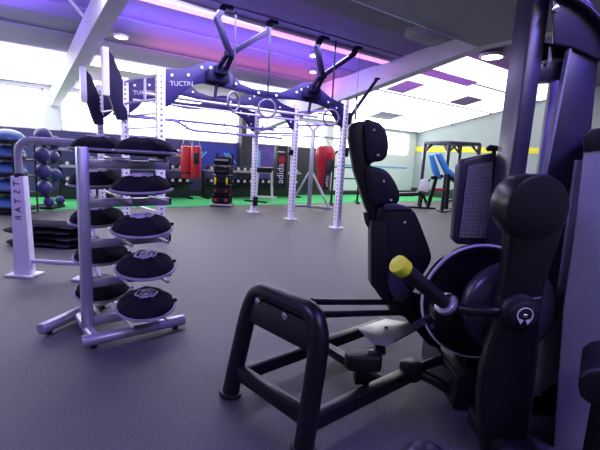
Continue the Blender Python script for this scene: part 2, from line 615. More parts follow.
def yarm(bx, tips, el, sp, base, foot):
    mb = MB()
    for tp, e in zip(tips, el):
        mb.bar(sp, e, 0.07, 0.09, up=V((0, 1, 0)), bev=0.006)
        mb.bar(e, tp, 0.07, 0.09, up=V((0, 1, 0)), bev=0.006)
        mb.sphere(e, 0.047, sub=2)
        mb.box(tp + V((0.05, 0, -0.01)), (0.14, 0.10, 0.05), bev=0.006)
    mb.bar(base + V((-0.07, 0, 0)), sp + V((-0.035, 0, 0)), 0.06, 0.05, up=V((0, 1, 0)), bev=0.006)
    mb.bar(base + V((0.08, 0, 0)), sp + V((0.04, 0, 0)), 0.06, 0.05, up=V((0, 1, 0)), bev=0.006)
    mb.box(sp, (0.15, 0.08, 0.07), bev=0.008)
    mb.box(sp.lerp(base, 0.7), (0.2, 0.10, 0.12), bev=0.01)
    mb.box(base, (0.34, 0.16, 0.16), bev=0.012)
    mb.tube([base + V((0, 0.0, -0.05)), foot], 0.025)
    mb.build('y_arm', RIGD, rig)


yarm(2.5, [atY(224, 6, 5.4), atY(270, 21, 5.4)], [atY(217, 18, 5.4), atY(268, 31, 5.4)], atY(230, 54, 5.5), V((2.60, 5.90, 2.47)), V((2.55, 5.88, 2.12)))
yarm(4.4, [atY(322, 37, 5.4), atY(356, 47, 5.4)], [atY(317, 46, 5.4), atY(354, 54, 5.4)], atY(322, 76, 5.5), V((4.38, 5.90, 2.47)), V((4.33, 5.88, 2.15)))

# single boom at the right end
mb = MB().bar((5.36, 5.98, 2.12), (6.05, 5.98, 2.98), 0.035, 0.07, up=V((0, 1, 0)), bev=0.005)
mb.box((5.36, 5.98, 2.14), (0.12, 0.11, 0.22), bev=0.01)
mb.box((6.06, 5.98, 2.99), (0.08, 0.09, 0.03), bev=0.004)
mb.build('boom', RIGD, rig)


def side_bars(a, b, zs, r, m_, name='side_rail'):
    for z in zs:
        MB().tube([V((*a, z)), V((*b, z))], r).build(name, m_, rig)


l1, l2, l3 = cols[0][0], cols[1][0], cols[2][0]
r1, r2, r3 = cols[0][1], cols[1][1], cols[2][1]
side_bars(l1, l2, (2.40, 2.06, 1.86, 1.66), 0.017, BARL, 'ladder_rung')
side_bars(l1, l2, (0.42, 0.22), 0.017, BARL)
side_bars(l2, l3, (2.36, 1.98), 0.02, BARL)
side_bars(r1, r2, (2.30, 2.02), 0.02, RIGL)
side_bars(r2, r3, (2.22, 1.98, 1.86), 0.02, RIGL)
MB().tube([V((1.70, 6.5, 2.06)), V((1.70, 6.5, 2.40))], 0.02).build('ladder_stile', BARL, rig)
# pull-up bars spanning the bays
def span(y, z, x0=1.7, x1=5.15):
    return [V((x0, y, z)), V((x1, y, z))]


MB().tube(span(6.62, 2.18, 1.68, 5.10), 0.028).build('pull_up_bar', BARL, rig)
MB().tube(span(6.9, 2.10, 1.62, 5.06), 0.018).build('pull_up_bar', BARL, rig)
mb = MB().tube(span(7.85, 1.93, 1.5, 4.86), 0.024)
mb.build('pull_up_bar', RIGL, rig)
pp = [V((1.5, 7.6, 1.86)), V((1.75, 7.6, 1.89)), V((2.5, 7.6, 1.90)), V((2.62, 7.6, 1.86)), V((2.80, 7.6, 1.77)), V((2.92, 7.6, 1.75)), V((4.9, 7.6, 1.75))]
mb = MB().tube(pp, 0.024)
for x in (1.75, 2.75, 3.6, 4.5):
    mb.tube([V((x, 7.6, 1.75 if x > 2.6 else 1.88)), V((x, 7.78, 1.99))], 0.014)
mb.build('multi_grip_bar', RIGL, rig)
MB().tube(span(5.98, 2.16, 4.62, 5.3), 0.014).build('short_bar', RIGD, rig)

# tall target panels standing up at the left end of the beams
for (cx, cy, z0, z1) in ((1.32, 7.10, 1.78, 2.86), (1.12, 7.95, 1.72, 2.66)):
    mb = MB()
    w = 0.20
    out = [(cx, cy, z1 - 0.04), (cx + w * 0.35, cy, z1 - 0.12), (cx + w, cy, z1 - 0.46), (cx + w, cy, z0 + 0.26), (cx + w * 1.3, cy, z0 + 0.16), (cx + w * 1.3, cy, z0 + 0.02), (cx + w * 0.6, cy, z0), (cx + 0.08, cy, z0 + 0.10), (cx, cy, z0 + 0.36)]
    mb.prism([V(p) for p in out], (0, 0.12, 0), bev=0.006)
    o = mb.build('target_bracket', RIGD, rig)
    MB().box((cx - 0.045, cy + 0.06, (z1 + z0 + 0.36) / 2), (0.09, 0.16, z1 - z0 - 0.36), bev=0.003).build('face_plate', POSTW, o)

# dip handles clamped on the near left post
t = MB().box((1.78, 5.99, 1.30), (0.115, 0.125, 0.34), bev=0.01).build('dip_clamp', BLACKM, rig)
for s in (-1, 1):
    pth = smooth_path([V((1.78 - 0.02, 5.93, 1.32)), V((1.74 + 0.1 * s, 5.80, 1.30)), V((1.70 + 0.16 * s, 5.60, 1.33)), V((1.60 + 0.2 * s, 5.22, 1.33))], 5)
    MB().tube(pth, 0.019).build('dip_handle', BARL, t)
MB().box((5.33, 5.96, 1.50), (0.07, 0.12, 0.18), bev=0.01).build('bar_hook', BLACKM, rig)
MB().box((4.90, 7.22, 1.45), (0.12, 0.06, 0.12), bev=0.01).build('bar_hook', BLACKM, rig)
mb = MB().box((4.95, 8.42, 1.02), (0.40, 0.16, 0.13), bev=0.03, seg=3)
mb.build('padded_bracket', BLACKM, rig)
mb = MB().box((4.72, 8.38, 0.27), (0.10, 0.10, 0.22), bev=0.01).bar((4.42, 8.34, 0.30), (5.02, 8.34, 0.24), 0.05, 0.04)
mb.build('foot_bracket', BLACKM, rig)

# gymnastic rings hanging from the Y arms
for lbl, (sx, sy), (cx, cy), ang in (
        ('gymnastic ring on a strap from the left tip of the left Y arm', (229, 10), (231, 102), 0.45),
        ('gymnastic ring on a strap from the right tip of the left Y arm', (266, 22), (264.5, 109), -0.4),
        ('gymnastic ring on a strap from the left tip of the right Y arm', (331, 39), (328, 118), -0.6),
        ('gymnastic ring hidden behind a post on the strap from the far right Y arm tip', (353, 52), (352.5, 112), 0.84)):
    c = atY(cx, cy, 5.4)
    tp = atY(sx, sy, 5.4)
    tp.x = c.x
    c.y = tp.y = 5.32
    tp.z -= 0.03
    t = thing('gymnastic_ring', lbl, 'gymnastic ring', c, 'rings hanging from the rig')
    nn = V((math.sin(ang), -math.cos(ang), 0))
    MB().torus(c, nn, 0.128, 0.016).build('ring', WOOD, t)
    mb = MB().bar(c + V((0, 0, 0.128)), tp, 0.028, 0.006, up=nn)
    mb.box(c + V((0, 0, 0.22)), (0.04, 0.02, 0.05), bev=0.004)
    mb.build('strap', STRAP, t)

# ================================================================== STAR DIP STATION
s0 = gnd(25, 275)
s1 = gnd(90, 279)
ds = thing('dip_station', 'white low dip station with lettered post and bent grey tube behind the disc rack', 'dip station', s0)
u = (s1 - s0).normalized()
nn = V((u.y, -u.x, 0))
MU = Matrix((u, -nn, V((0, 0, 1)))).transposed()
for k, s in enumerate((s0, s1)):
    hh = 1.0
    mb = MB().prism([s + u * a_ + V((0, 0, z_)) + nn * 0.04 for a_, z_ in ((-0.085, 0.01), (0.09, 0.01), (0.062, hh), (-0.062, hh))], -nn * 0.08, bev=0.006)
    if k == 0:
        for k_, ch_ in enumerate('TSTAR'):
            mb.text(ch_, 0.09, s + V((0, 0, 0.955 - 0.084 * k_)) + nn * 0.042 + u * 0.03, V((0, 0, -1)), -u, mi=1)
    o = mb.build('post', [POSTW, BLACKP], ds)
    MB().box(s + V((0, 0, 0.01)), (0.28, 0.20, 0.02), MU, bev=0.004).build('base_plate', POSTW, o)
    MB().cyl(s + V((0, 0, hh - 0.01)), s + V((0, 0, hh + 0.03)), 0.045).build('collar', BLACKP, o)
    dirh = u if k == 0 else -u
    tp = [s + V((0, 0, hh)), s + V((0, 0, hh + 0.22))] + [s + V((0, 0, hh + 0.22)) + (V((0, 0, 1)) * math.sin(a_) + u * (1 - math.cos(a_))) * 0.13 for a_ in (0.3, 0.6, 0.9, 1.2, 1.57)]
    if k == 0:
        tp += [s + u * 0.75 + V((0, 0, hh + 0.35))]
        MB().tube(tp, 0.034, 14).build('handle_tube', SILVER, ds)
MB().tube([s1 + V((0, 0, 1.0)), s1 + V((0, 0, 1.35))], 0.034, 14).build('handle_tube', SILVER, ds)
MB().tube([s0 + V((0, 0, 0.15)), s1 + V((0, 0, 0.15))], 0.022).build('stretcher', BARL, ds)

# ================================================================== SAND DISC RACK
U0 = gnd(88, 336)
e = (gnd(186, 327) - gnd(80, 352)).normalized()
q = V((-e.y, e.x, 0))                              # away from the camera
rk = thing('disc_rack', 'silver cantilever storage rack with tubular feet loaded with black discs', 'storage rack', U0)
fa, fb = gnd(82, 350), gnd(184, 326)
fa.z = fb.z = 0.055
dq = (U0 - fa).dot(q)
ba, bb = gnd(41, 337), gnd(108, 305)
ba.z = bb.z = 0.055
for (a_, b_) in ((fa, fb), (ba, bb)):
    o = MB().cyl(a_, b_, 0.04, bev=0.008).build('foot', SILVER, rk)
    for p in (a_.lerp(b_, 0.1), a_.lerp(b_, 0.9)):
        MB().cyl(V((p.x, p.y, 0)), V((p.x, p.y, 0.03)), 0.022).build('glide', BLACKP, o)
MB().tube([U0 - q * dq + V((0, 0, 0.055)), U0 + q * dq * 1.25 + V((0, 0, 0.055))], 0.036).build('cross_tube', SILVER, rk)
MB().bar(U0 + V((0, 0, 0.06)), U0 + V((0, 0, 1.31)), 0.072, 0.07, up=e, bev=0.012).build('upright', SILVER, rk)
LEV = [0.150, 0.43, 0.71, 0.99, 1.255]


def disc_mesh():
    t = thing('sand_disc', 'x', 'sand disc', (0, 0, 0), 'black fabric sand discs on the silver rack')
    prof = [(0.001, 0.012), (0.09, 0.014), (0.16, 0.020), (0.186, 0.034), (0.188, 0.050), (0.178, 0.074), (0.152, 0.100), (0.115, 0.118), (0.07, 0.128), (0.03, 0.131), (0.001, 0.132)]
    mb = MB().lathe(prof, seg=40)
    rnd = random.Random(4)
    for v in mb.v:
        a_ = math.atan2(v.y, v.x)
        if v.z > 0.07:
            v.z += 0.005 * math.sin(a_ * 5 + 1) + 0.004 * math.sin(a_ * 9)
    mb.build('body', CLOTH, t, world=False)
    MB().lathe([(0.178, 0.030), (0.196, 0.031), (0.204, 0.040), (0.198, 0.050), (0.180, 0.050)], seg=40).build('rim', RIM, t, world=False)
    lg = MB()
    hexp = [V((0.075 * math.cos(PI / 3 * k), 0.055 * math.sin(PI / 3 * k), 0)) for k in range(6)]

    def zt(p):
        r_ = math.hypot(p.x, p.y)
        return 0.138 - 0.06 * max(0, r_ - 0.03)
    for k in range(6):
        a_, b_ = hexp[k].copy(), hexp[(k + 1) % 6].copy()
        a_.z, b_.z = zt(a_), zt(b_)
        lg.bar(a_, b_, 0.006, 0.012)
    for (xa, ya, xb, yb) in ((-.045, -.012, -.02, .022), (-.02, .022, 0, -.015), (0, -.015, .022, .02), (.022, .02, .045, -.012), (-.035, -.02, .035, -.022), (-.03, .03, .03, .03)):
        a_, b_ = V((xa, ya, 0)), V((xb, yb, 0))
        a_.z, b_.z = zt(a_), zt(b_)
        lg.bar(a_, b_, 0.007, 0.008)
    lg.build('logo', LOGO, t, world=False)
    MB().tube([V((0.175, 0, 0.05)), V((0.20, 0, 0.058)), V((0.21, 0, 0.056))], [0.012, 0.012, 0.006], 8).build('pull_tab', CLOTH, t, world=False)
    return t


names = ['bottom', 'second', 'middle', 'fourth', 'top']
proto = disc_mesh()
first = True
ang0 = math.atan2(e.y, e.x)
for i, z in enumerate(LEV):
    bar_o = MB()
    bar_o.bar(U0 + e * 0.02 + V((0, 0, z - 0.05)), U0 + e * 0.58 + V((0, 0, z - 0.05)), 0.035, 0.06, bev=0.006)
    so = bar_o.build('shelf_arm', SILVER, rk)
    mb = MB()
    for xx, qa, qb in ((0.20, -0.34, 0.0), (0.44, -0.34, 0.0), (0.08, 0.0, 0.40), (0.24, 0.0, 0.40)):
        MB().tube([U0 + e * xx + q * qa + V((0, 0, z - 0.012)), U0 + e * xx + q * qb + V((0, 0, z - 0.012))], 0.011).build('cradle_rod', SILVER, so)
    MB().box(U0 + e * 0.585 + V((0, 0, z - 0.05)), (0.02, 0.034, 0.054), Matrix((e, q, V((0, 0, 1)))).transposed(), bev=0.004).build('end_cap', BLACKP, so)
    for side in (0, 1):
        c = U0 + e * (0.33 - 0.06 * side - (0.02 if i == 2 or i == 3 else 0)) + q * (-0.22 if side == 0 else 0.275) - e * (0.10 if side else 0) + V((0, 0, z - 0.006))
        lb = '%s black sand disc on the %s shelf of the silver disc rack' % ('nearer' if side == 0 else 'farther', names[i])
        tl = (0.20, 0.17, 0.12, 0.05, 0.0)[i] * (1 if side == 0 else 0.7)
        Mr = Matrix.Rotation(tl, 3, e) @ Matrix.Rotation(-0.06 if i < 4 else 0, 3, q) @ Matrix.Rotation(ang0 + random.uniform(-.3, .2) - 0.1, 3, 'Z')
        rot = Mr.to_euler()
        c.z += 0.008 + math.sin(tl) * 0.17 + (0.012 if i < 4 else 0)
        if first:
            proto.location = c
            proto.rotation_euler = rot
            proto['label'] = lb
            first = False
        else:
            dup(proto, c, rot, lb)

# ================================================================== FAR LEFT: domes, balls, dumbbells, bags
c0 = gnd(12, 213)
t = thing('dome_rack', 'dark shelved rack holding blue balance domes at the left edge', 'storage rack', c0)
ux = RIGHT
for sx in (-0.3, 0.3):
    for sy in (-0.3, 0.3):
        MB().bar(c0 + ux * sx + FH * sy, c0 + ux * sx + FH * sy + V((0, 0, 1.3)), 0.03, 0.03).build('leg', BLACKM, t)
MR = Matrix((RIGHT, FH, V((0, 0, 1)))).transposed()
zs = [0.08, 0.40, 0.72, 1.02, 1.32]
for z in zs:
    MB().box(c0 + V((0, 0, z)), (0.66, 0.66, 0.03), MR, bev=0.004).build('shelf', BLACKM, t)
dn = ['lowest', 'second lowest', 'middle', 'second highest', 'highest']
proto = None
for i, z in enumerate(zs):
    lb = 'blue balance dome, %s on the dark rack at the left edge' % dn[i]
    c = c0 + V((0, 0, z + 0.016))
    if proto is None:
        proto = thing('balance_dome', lb, 'balance dome', c, 'blue balance domes on the rack')
        prof = [(0.30 * math.cos(a_), 0.055 + 0.19 * math.sin(a_)) for a_ in [k * PI / 16 for k in range(9)]]
        MB().lathe(prof, seg=32).build('dome', BOSU, proto, world=False)
        MB().lathe([(0.25, 0), (0.31, 0.02), (0.315, 0.04), (0.31, 0.056), (0.29, 0.056)], seg=32).build('platform', BOSUB, proto, world=False)
    else:
        dup(proto, c, None, lb)

b0 = gnd(47, 208)
t = thing('ball_rack', 'dark upright tree rack holding indigo exercise balls beside the blue domes', 'storage rack', b0)
mb = MB().box(b0 + V((0, 0, 0.03)), (0.5, 0.5, 0.06), MR, bev=0.01)
mb.build('base', BLACKM, t)
MB().bar(b0 + V((0, 0, 0.05)), b0 + V((0, 0, 1.52)), 0.07, 0.07).build('post', BLACKM, t)
balls = [(43, 136, 9.0, 'top'), (42, 155, 8.5, 'second from top'), (43, 171.5, 8.5, 'third from top'), (44, 188, 8.5, 'fourth from top'), (49, 201.5, 5.5, 'lowest')]
rbal = [(54, 142, 7, 'top'), (53.5, 157, 6.5, 'second from top'), (55, 175, 7, 'third from top'), (60, 200, 5, 'lowest')]
dB = (b0).dot(FH)
proto = None
for lst, sd, dd in ((balls, 'larger left column', -0.30), (rbal, 'smaller right column', 0.24)):
    for (bx, by, br, nm) in lst:
        d_ = dB + dd
        c = at(bx, by, d_)
        r_ = br / F * d_ * 0.88
        lb = 'indigo exercise ball, %s in the %s of the ball rack' % (nm, sd)
        if proto is None:
            proto = tag(MB().sphere((0, 0, 0), 1.0, sub=4).build('exercise_ball', BALL), lb, 'exercise ball', 'indigo balls on the tree rack')
            o = proto
        else:
            o = dup(proto, c, None, lb)
        o.location = c
        o.scale = (r_, r_, r_)
        base_pt = V((b0.x, b0.y, c.z - r_ - 0.013))
        MB().tube([base_pt, V((c.x, c.y, c.z - r_ - 0.013))], 0.010).build('arm', BLACKM, t)
        MB().torus(V((c.x, c.y, c.z - r_ * 0.9 - 0.006)), V((0, 0, 1)), r_ * 0.44 + 0.018, 0.012, 20, 8).build('cradle_ring', BLACKM, t)

# black sand bags stacked on the floor behind the dip station
g0 = gnd(38, 250)
shape = []
proto = None
bags = [(-0.02, 0.0, 0, 0.06, 'lowest'), (0.02, 0.04, 1, -0.05, 'second'), (-0.05, 0.02, 2, 0.12, 'third'), (0.04, 0.05, 3, 0.02, 'top')]
for (dx, dy, k, rz, nm) in bags:
    c = g0 + RIGHT * dx + FH * (0.3 + dy) + V((0, 0, k * 0.078))
    lb = 'long black sand bag, %s of the pile on the floor behind the lettered post' % nm
    if proto is None:
        proto = thing('sand_bag', lb, 'sand bag', c, 'black sand bags piled on the floor')
        pts = [V((-0.52, 0, 0.04)), V((-0.47, 0, 0.043)), V((-0.40, 0.01, 0.043)), V((-0.2, 0.0, 0.043)), V((0.0, 0.01, 0.043)), V((0.2, 0, 0.043)), V((0.40, 0.01, 0.043)), V((0.47, 0, 0.043)), V((0.52, 0, 0.04))]
        mb = MB().tube(pts, [0.10, 0.16, 0.20, 0.215, 0.21, 0.215, 0.20, 0.16, 0.10], 16)
        for v in mb.v:
            v.z = 0.0385 + (v.z - 0.0435) * 0.038 / 0.215
        mb.build('body', CLOTH, proto, world=False)
        for x in (-0.25, 0.25):
            MB().tube([V((x - 0.08, -0.20, 0.036)), V((x - 0.06, -0.235, 0.038)), V((x + 0.06, -0.235, 0.038)), V((x + 0.08, -0.20, 0.036))], 0.010, 8).build('handle', STRAP, proto, world=False)
        proto.rotation_euler = (0, 0, TH - PI / 2 + rz)
    else:
        dup(proto, c, (0, 0, TH - PI / 2 + rz), lb)

# dumbbell racks along the far wall
def make_dumbbell():
    t = thing('dumbbell', 'x', 'dumbbell', (0, 0, 0))
    MB().cyl((0, -0.07, 0), (0, 0.07, 0), 0.016, seg=10).build('handle', CHROME, t, world=False)
    for s in (-1, 1):
        mb = MB().cyl((0, 0.07 * s, 0), (0, 0.17 * s, 0), 0.072, seg=8, bev=0.012)
        mb.cyl((0, 0.1695 * s, 0), (0, 0.174 * s, 0), 0.045, seg=14, mi=1)
        mb.build('head', [BLACKP, LOGO], t, world=False)
    return t


dproto = make_dumbbell()
dfirst = True
for (xa, xb, tiers, rn) in ((1.0, 4.25, (0.46, 0.84, 1.24), 'left'), (4.75, 8.1, (0.46, 0.84), 'right')):
    yr = 11.5
    t = thing('dumbbell_rack', 'long dark dumbbell rack under the windows, %s' % ('behind the white rig posts' if rn == 'left' else 'behind the red punching bags'), 'dumbbell rack', ((xa + xb) / 2, yr, 0))
    for x in (xa, xb):
        mb = MB().bar((x, yr + 0.12, 0), (x, yr + 0.22, tiers[-1] + 0.04), 0.07, 0.05, up=V((0, 1, 0)), bev=0.005)
        mb.bar((x, yr - 0.25, 0.03), (x, yr + 0.3, 0.03), 0.07, 0.06, bev=0.005)
        mb.build('end_frame', BLACKM, t)
    MB().box(((xa + xb) / 2, yr + 0.10, 0.22), (xb - xa, 0.03, 0.40), bev=0.004).build('kick_panel', SKIRT, t)
    for k, z in enumerate(tiers):
        mb = MB().box(((xa + xb) / 2, yr, z), (xb - xa + 0.06, 0.40, 0.025), Matrix.Rotation(0.0, 3, 'X'), bev=0.004)
        mb.box(((xa + xb) / 2, yr - 0.2, z + 0.01), (xb - xa + 0.06, 0.02, 0.07), bev=0.004)
        mb.build('shelf', SILVER if z > 0.8 else BLACKM, t)
        if z > 1.2:
            continue
        nd = 15
        for j in range(nd):
            x = xa + 0.12 + (xb - xa - 0.24) * j / (nd - 1)
            lb = 'black dumbbell on the %s shelf of the %s wall rack' % (('lower', 'upper')[k], rn)
            gp = 'dumbbells on the %s shelf of the %s wall rack' % (('lower', 'upper')[k], rn)
            c = (x, yr - 0.0, z + 0.0865)
            if dfirst:
                dproto.location = c
                dproto['label'] = lb
                dproto['group'] = gp
                dfirst = False
            else:
                dup(dproto, c, None, lb, gp)

# posters on the far wall
t = tag(MB().box((5.35, Y1 - 0.008, 1.22), (1.5, 0.012, 0.86)).build('wall_poster', POSTER), 'deep blue poster on the far wall behind the dark bag trolley', 'poster')
for s in (-1, 1):
    for k in range(2):
        MB().bar((5.35 + s * (0.30 + 0.12 * k), Y1 - 0.02, 1.40), (5.35 + s * (0.62 + 0.12 * k), Y1 - 0.02, 1.08), 0.05, 0.006, up=V((0, 1, 0))).build('chevron_print', CYAN, t)
t = tag(MB().box((7.45, Y1 - 0.008, 1.15), (1.6, 0.012, 1.1)).build('wall_poster', POSTV), 'violet poster on the far wall beside the dark column', 'poster')
MB().box((6.95, Y1 - 0.018, 1.25), (0.12, 0.008, 0.6)).build('print', CYAN, t)

# red punching bags hanging at the far wall
for (px, y0, y1, r_, lb) in ((187, 146, 178, 0.165, 'red hanging punching bag, the wider left one of the far pair'), (196, 146, 178, 0.14, 'red hanging punching bag with a black front, right one of the far pair')):
    Yb = 10.9 if r_ > 0.15 else 10.6
    ct = atY(px, y0, Yb)
    cb = atY(px, y1, Yb)
    h = ct.z - cb.z
    c = V((ct.x, Yb, cb.z))
    t = thing('punching_bag', lb, 'punching bag', c, 'red bags at the far wall')
    mb = MB().lathe([(r_ * 0.9, 0), (r_, 0.03), (r_, h * 0.5), (r_, h - 0.06), (r_ * 0.9, h - 0.01), (r_ * 0.4, h)], c, seg=24)
    mb.build('body', REDV, t)
    if r_ < 0.15:
        MB().box(c + V((-0.04, -r_ + 0.005, h * 0.62)), (0.16, 0.05, 0.30), bev=0.02).build('patch', BLACKP, t)
    else:
        MB().lathe([(r_ + 0.003, 0), (r_ + 0.003, 0.05)], c + V((0, 0, 0.12)), seg=24).build('band', BLACKP, t)
    zt_ = zc(Yb) - 0.02
    top = V((c.x, c.y, min(zt_, c.z + h + 0.42)))
    mb = MB()
    for s in (-1, 1):
        mb.tube([c + V((s * r_ * 0.85, 0, h - 0.02)), top], 0.008, 6)
    mb.tube([top, V((top.x, top.y, zt_))], 0.008, 6)
    mb.build('hanging_chain', SILVER, t)

# dark bag trolley
t0 = gnd(222, 206)
tr = thing('bag_trolley', 'dark upright trolley stacked with black bags in front of the blue poster', 'storage trolley', t0)
MT = Matrix((RIGHT, FH, V((0, 0, 1)))).transposed()
mb = MB().box(t0 + V((0, 0, 0.05)), (0.56, 0.45, 0.04), MT, bev=0.008)
mb.build('base', SILVER, tr)
for sx in (-0.2, 0.2):
    MB().bar(t0 + RIGHT * sx + FH * 0.21 + V((0, 0, 0.06)), t0 + RIGHT * sx + FH * 0.21 + V((0, 0, 1.36)), 0.04, 0.04).build('upright', BLACKM, tr)
    for sy in (-0.16, 0.16):
        MB().cyl(t0 + RIGHT * (sx * 1.1 - 0.02) + FH * sy + V((0, 0, 0.03)), t0 + RIGHT * (sx * 1.1 + 0.02) + FH * sy + V((0, 0, 0.03)), 0.03, seg=14).build('caster', BLACKP, tr)
for z in (0.30, 0.57, 0.82, 1.06):
    MB().box(t0 + V((0, 0, z - 0.012)), (0.48, 0.40, 0.014), MT).build('shelf', BLACKM, tr)
spec = [(0.083, 'lowest, with two red ends', 0.19, 0.48), (0.312, 'second from the bottom, with dark red ends', 0.22, 0.45), (0.582, 'middle one, with two yellow straps', 0.20, 0.44), (0.832, 'second from the top, plain black', 0.19, 0.40), (1.072, 'topmost, with a grey strip', 0.22, 0.42)]
for i, (z, nm, h, w) in enumerate(spec):
    c = t0 + V((0, 0, z - 0.014))
    b = thing('weight_bag', 'black weight bag on the dark trolley, ' + nm, 'weight bag', c, 'bags on the dark trolley')
    mb = MB().box(c + V((0, 0, h / 2 + 0.004)) - FH * 0.02, (w, 0.34, h), MT, bev=0.07, seg=4)
    mb.build('body', CLOTH, b)
    fr = c - FH * 0.20 + V((0, 0, h / 2))
    if i in (0, 1):
        for s in (-1, 1):
            MB().cyl(fr + RIGHT * s * 0.14 + FH * 0.02, fr + RIGHT * s * 0.14 - FH * 0.012, 0.055 if i == 0 else 0.035, seg=16, bev=0.01).build('red_end', REDD, b)
    elif i == 2:
        for s in (-1, 1):
            MB().box(fr + RIGHT * s * 0.15, (0.045, 0.03, 0.17), MT, bev=0.008).build('yellow_strap', YSTRIP, b)
    elif i == 4:
        MB().box(fr + V((0, 0, 0.03)), (0.34, 0.03, 0.05), MT, bev=0.008).build('grey_strip', RIM, b)
    else:
        MB().box(fr, (0.2, 0.03, 0.03), MT, bev=0.008).build('handle', STRAP, b)

# silver punching bag stand with its two bags
s = gnd(309, 207)
st = thing('bag_stand', 'tall silver punching bag stand with braced feet and a forked top', 'bag stand', s)
MB().bar(s, s + V((0, 0, 2.14)), 0.12, 0.12, up=RIGHT, bev=0.01).build('post', SILVER, st)
mb = MB()
for sx in (-1, 1):
    mb.bar(s + V((0, 0, 2.10)), s + RIGHT * sx * 0.20 + V((0, 0, 2.32)), 0.08, 0.07, up=FH)
mb.bar(s + RIGHT * -0.2 + V((0, 0, 2.32)), s + RIGHT * 0.2 + V((0, 0, 2.32)), 0.06, 0.05)
mb.build('fork', SILVER, st)
for dv in (RIGHT * 0.62 - FH * 0.35, RIGHT * -0.62 - FH * 0.1, FH * 0.6):
    MB().bar(s + V((0, 0, 0.035)), s + dv + V((0, 0, 0.035)), 0.09, 0.06, bev=0.006).build('foot', SILVER, st)
    MB().bar(s + dv * 0.85 + V((0, 0, 0.06)), s + dv.normalized() * 0.05 + V((0, 0, 0.98)), 0.055, 0.055, bev=0.005).build('brace', SILVER, st)
for sx in (-1, 1):
    MB().bar(s + V((0, 0, 1.97)) + FH * 0.06, s + RIGHT * 0.90 * sx + FH * 0.43 + V((0, 0, 1.97)), 0.05, 0.05).build('arm', SILVER, st)

ds_ = s.dot(FH)
for (px, ty, by, r_, m_, lb) in ((280, 146, 188, 0.215, BLACKP, 'black hanging punching bag with white lettering and a red mark'), (323, 146, 189, 0.23, REDV, 'red tapered punching bag with white lettering right of the silver stand')):
    dd = ds_ + 0.38
    ct, cb = at(px, ty, dd), at(px, by, dd)
    h = ct.z - cb.z
    c = V((cb.x, cb.y, cb.z))
    t = thing('punching_bag', lb, 'punching bag', c)
    if m_ is BLACKP:
        prof = [(r_ * 0.88, 0), (r_, 0.04), (r_, h * 0.5), (r_, h - 0.05), (r_ * 0.9, h)]
    else:
        prof = [(r_ * 0.70, 0), (r_ * 0.76, 0.03), (r_ * 0.82, h * 0.35), (r_ * 1.1, h * 0.62), (r_ * 1.25, h * 0.8), (r_ * 1.15, h * 0.93), (r_ * 0.8, h)]
    MB().lathe(prof, c, seg=28).build('body', m_, t)
    fr = -FH
    if m_ is BLACKP:
        mb = MB()
        mb.text('adidas', 0.27, c + fr * (r_ + 0.004) + RIGHT * 0.09 + V((0, 0, h * 0.12)), V((0, 0, 1)), -RIGHT)
        mb.build('lettering', LOGO, t)
        MB().cyl(c + fr * (r_ - 0.02) + RIGHT * 0.03 + V((0, 0, h * 0.68)), c + fr * (r_ + 0.008) + RIGHT * 0.03 + V((0, 0, h * 0.68)), 0.10, seg=20).build('red_mark', REDV, t)
        MB().box(c + fr * (r_ + 0.002) + V((0, 0, h * 0.86)), (0.2, 0.01, 0.03), MT).build('white_mark', LOGO, t)
    else:
        MB().prism([c + fr * (r_ * 0.6) + RIGHT * a_ + V((0, 0, h * b_)) for a_, b_ in ((-0.03, 0.0), (0.14, 0.0), (0.16, 0.35), (0.26, 0.5), (0.26, 0.66), (0.18, 0.72), (0.06, 0.7), (0.02, 0.5))], fr * 0.14, bev=0.012).build('black_panel', BLACKP, t)
        mb = MB()
        mb.text('adidas', 0.13, c + fr * (r_ * 0.6 + 0.145) + RIGHT * 0.12 + V((0, 0, h * 0.07)), V((0, 0, 1)), -RIGHT)
        mb.build('lettering', LOGO, t)
    mb = MB()
    top = s + RIGHT * 0.86 * (-1 if px < 300 else 1) + FH * 0.40 + V((0, 0, 1.935))
    for a_ in (-1, 1):
        mb.tube([c + RIGHT * a_ * r_ * 0.7 + V((0, 0, h - 0.01)), V((c.x, c.y, top.z))], 0.008, 6)
    mb.tube([V((c.x, c.y, top.z)), top], 0.01, 6)
    mb.build('hanging_chain', SILVER, t)

# white bench with black pad left of the black bag
w0 = gnd(263, 201)
t = thing('white_bench', 'white framed low bench with dark pad left of the black punching bag', 'bench', w0)
for sx in (-0.26, 0.26):
    for sy in (-0.12, 0.2):
        MB().bar(w0 + RIGHT * sx + FH * (sy + 0.2), w0 + RIGHT * sx * 0.8 + FH * (sy + 0.2) + V((0, 0, 0.95)), 0.045, 0.045).build('leg', FRAMEW, t)
MB().bar(w0 + FH * 0.1 + RIGHT * -0.4 + V((0, 0, 0.12)), w0 + FH * 0.1 + RIGHT * 0.4 + V((0, 0, 0.12)), 0.06, 0.06).build('front_bar', FRAMEW, t)
MB().box(w0 + FH * 0.2 + V((0, 0, 0.99)), (0.6, 0.4, 0.08), MT, bev=0.02).build('pad', BLACKP, t)

